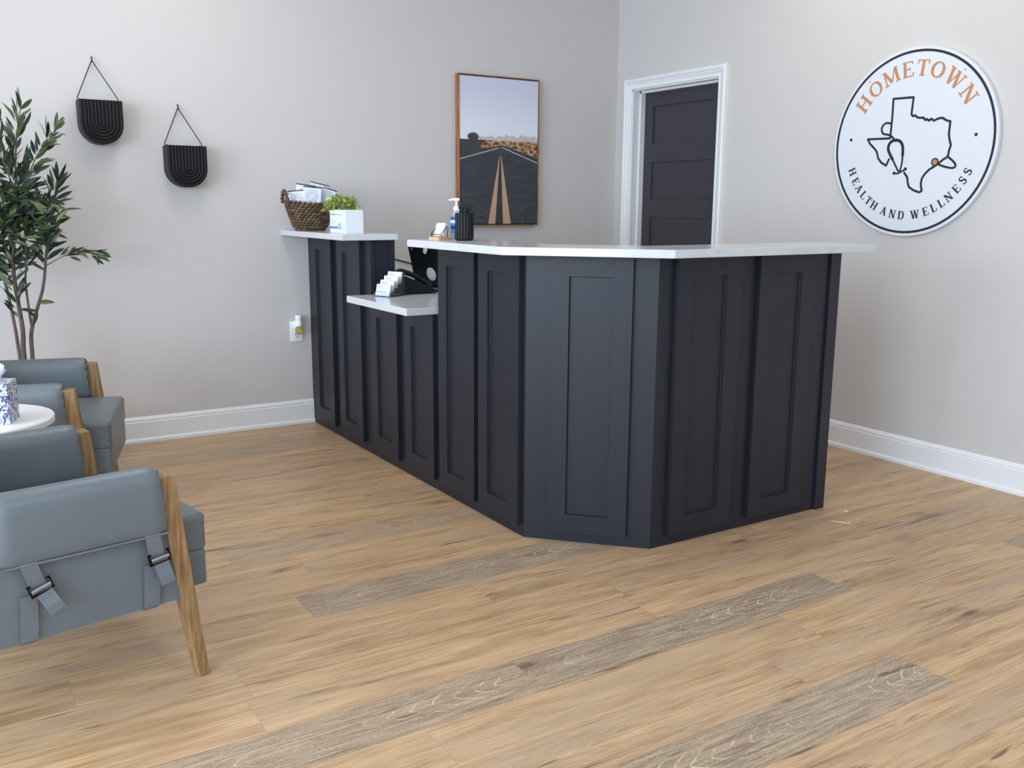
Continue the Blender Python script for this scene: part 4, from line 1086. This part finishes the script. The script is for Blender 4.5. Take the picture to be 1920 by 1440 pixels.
hs_.lathe([(0,0),(.021,0),(.023,.008),(.018,.02),(0,.022)], 20, (TX0+.02, py0+.06, ZLOW+.086)); hs_.lathe([(0,0),(.021,0),(.023,.008),(.018,.02),(0,.022)], 20, (TX1-.018, py0+.06, ZLOW+.022))
obj('handset', hs_, M['black'], ph, angle=45)
P = [(TX1+.004+.03*t_/60, py0+.05-.012*t_/60+.006*math.cos(t_*.9), ZLOW+.0085+.006*math.sin(t_*.9)) for t_ in range(61)]
obj('coiled_cord', MB().tube(P, .002, 6), M['black'], ph)

# laptop seen from behind
lp = thing('laptop', 'open black laptop with round stickers, seen from behind on the dropped counter', 'laptop', (-1.785, -.575, ZLOW), math.atan2(-.97, .24))
LW, LD = .335, .225   # local x along the hinge (towards the viewer), local y = away from the wall screen side
obj('laptop_base', MB().rbox((LW/2, LD/2+.004, .010), (LW, LD, .014), .004, 2, 2), M['black'], lp, world=False)
lid = MB().rbox((LW/2, 0, .118), (LW, .008, .236), .0035, 2, 3); ml = Matrix.Translation((0, -.002, .018)) @ Matrix.Rotation(R(14), 4, 'X'); lid.move(ml)
lo = obj('laptop_lid', lid, M['black'], lp, world=False)
def onlid(u_, z_, r_, m_, nm, lab, ky=1.0):
    s = MB().prism([(u_+r_*math.cos(2*PI*i/28), z_+r_*ky*math.sin(2*PI*i/28)) for i in range(28)], -.0048, -.0042, lambda a, z, h: (a, h, z)); s.move(ml)
    return obj(nm, s, m_, lo, world=False, angle=0, label=lab)
onlid(.148, .058, .036, M['paper'], 'round_sticker', 'round white sticker')
s = MB(); 
for r_ in (.0335, .024): 
    g_ = ring_mb(r_-.001, r_, lambda a, z, h: (.148+a, -.0049-h, .058+z), 0, .0003, 36); s.add(g_.v, g_.f)
s.move(ml); obj('sticker_print', s, M['greyprint'], lo, world=False, angle=0)
for u_, z_, r_ in ((.132,.212,.016), (.14,.192,.015), (.13,.178,.012)): onlid(u_, z_, r_, M['paper'], 'grey_sticker', 'pale patterned sticker')
onlid(.03, .19, .006, M['grey'], 'maker_badge', 'small grey badge', 1.7)
sm_ = MB().box(.012, LW-.012, .0042, .0046, .016, .228); sm_.move(ml); obj('screen', sm_, M['grey'], lo, world=False, angle=0, label='grey screen')

cab = [(-1.70,-.026,.935),(-1.62,-.028,.915),(-1.55,-.03,.896),(-1.50,-.035,.87),(-1.47,-.06,.83),(-1.49,-.12,.8165),(-1.54,-.22,.8165),(-1.57,-.36,.8165)]
cab = [(-2.02,-.03,.8165),(-2.0,-.028,.86),(-1.93,-.026,.925),(-1.80,-.026,.94)] + cab
tag(obj('power_cable', MB().tube(crom(cab, 4), .004, 7), M['blackwire'], base=(-1.6,-.03,ZLOW)), 'thin black cable along the back wall behind the laptop', 'cable')

# ------------------------------------------------------------------ litter on the floor
sv = MB().prism([(0,-.003),(.055,-.005),(.078,-.002),(.078,.003),(.04,.003)], .0006, .0025); sv.move(Matrix.Translation((-1.012,-2.735,0)) @ Matrix.Rotation(math.atan2(-.068,.05), 4, 'Z'))
M['straw'] = material('dry_straw', S(226, 214, 186), .6)
tag(obj('straw_sliver', sv, M['straw'], base=(-.985,-2.766,0), angle=0), 'thin pale straw sliver on the floor by the desk end', 'scrap')
cr = MB().prism([(0,0),(.012,-.004),(.02,.0),(.012,.004)], .0006, .003); cr.move(Matrix.Translation((-.865,-2.68,0)) @ Matrix.Rotation(R(-60), 4, 'Z'))
tag(obj('paper_scrap', cr, M['paper'], base=(-.86,-2.685,0), angle=0), 'tiny white scrap on the floor beyond the straw sliver', 'scrap')

# ------------------------------------------------------------------ light
for i in range(3):
    L = bpy.data.lights.new('daylight', 'AREA'); L.shape = 'RECTANGLE'
    o = bpy.data.objects.new('daylight', L); COL.objects.link(o)
    a, bq = wins[i] if i < 2 else FW
    L.size = abs(a-bq)-.12; L.size_y = WZ1-WZ0-.12
    L.color = DAY[i][0]; L.energy = DAY[i][1]
    if i < 2: o.location = (RX0-.02, (a+bq)/2, (WZ0+WZ1)/2); o.rotation_euler = (PI/2, 0, -PI/2)
    else: o.location = ((a+bq)/2, RY0-.02, (WZ0+WZ1)/2); o.rotation_euler = (PI/2, 0, 0)
wd = bpy.data.worlds.new('sky'); sc.world = wd; wd.use_nodes = True
wd.node_tree.nodes['Background'].inputs[0].default_value = (*WORLD[0], 1); wd.node_tree.nodes['Background'].inputs[1].default_value = WORLD[1]

# ------------------------------------------------------------------ camera
cam = bpy.data.cameras.new('camera'); co = bpy.data.objects.new('camera', cam); COL.objects.link(co)
yaw, pit, rol = -.5625, -.19, .0066
fwv = Vector((-math.sin(yaw)*math.cos(pit), math.cos(yaw)*math.cos(pit), math.sin(pit))); r_ = Vector((math.cos(yaw), math.sin(yaw), 0)); u_ = r_.cross(fwv)
r2v = r_*math.cos(rol) + u_*math.sin(rol); u2v = -r_*math.sin(rol) + u_*math.cos(rol)
mw = Matrix((r2v, u2v, -fwv)).transposed().to_4x4(); mw.translation = Vector((-4.0085, -5.0725, 1.2413))
co.matrix_world = mw
cam.sensor_width = 36; cam.sensor_fit = 'HORIZONTAL'; cam.lens = 1742.9/1920*36; cam.clip_start = .05
sc.camera = co
sc.view_settings.view_transform = 'Standard'; sc.view_settings.look = 'None'; sc.view_settings.gamma = 1; sc.view_settings.use_curve_mapping = False
sc.view_settings.exposure = 0.14
sc.cycles.use_denoising = True
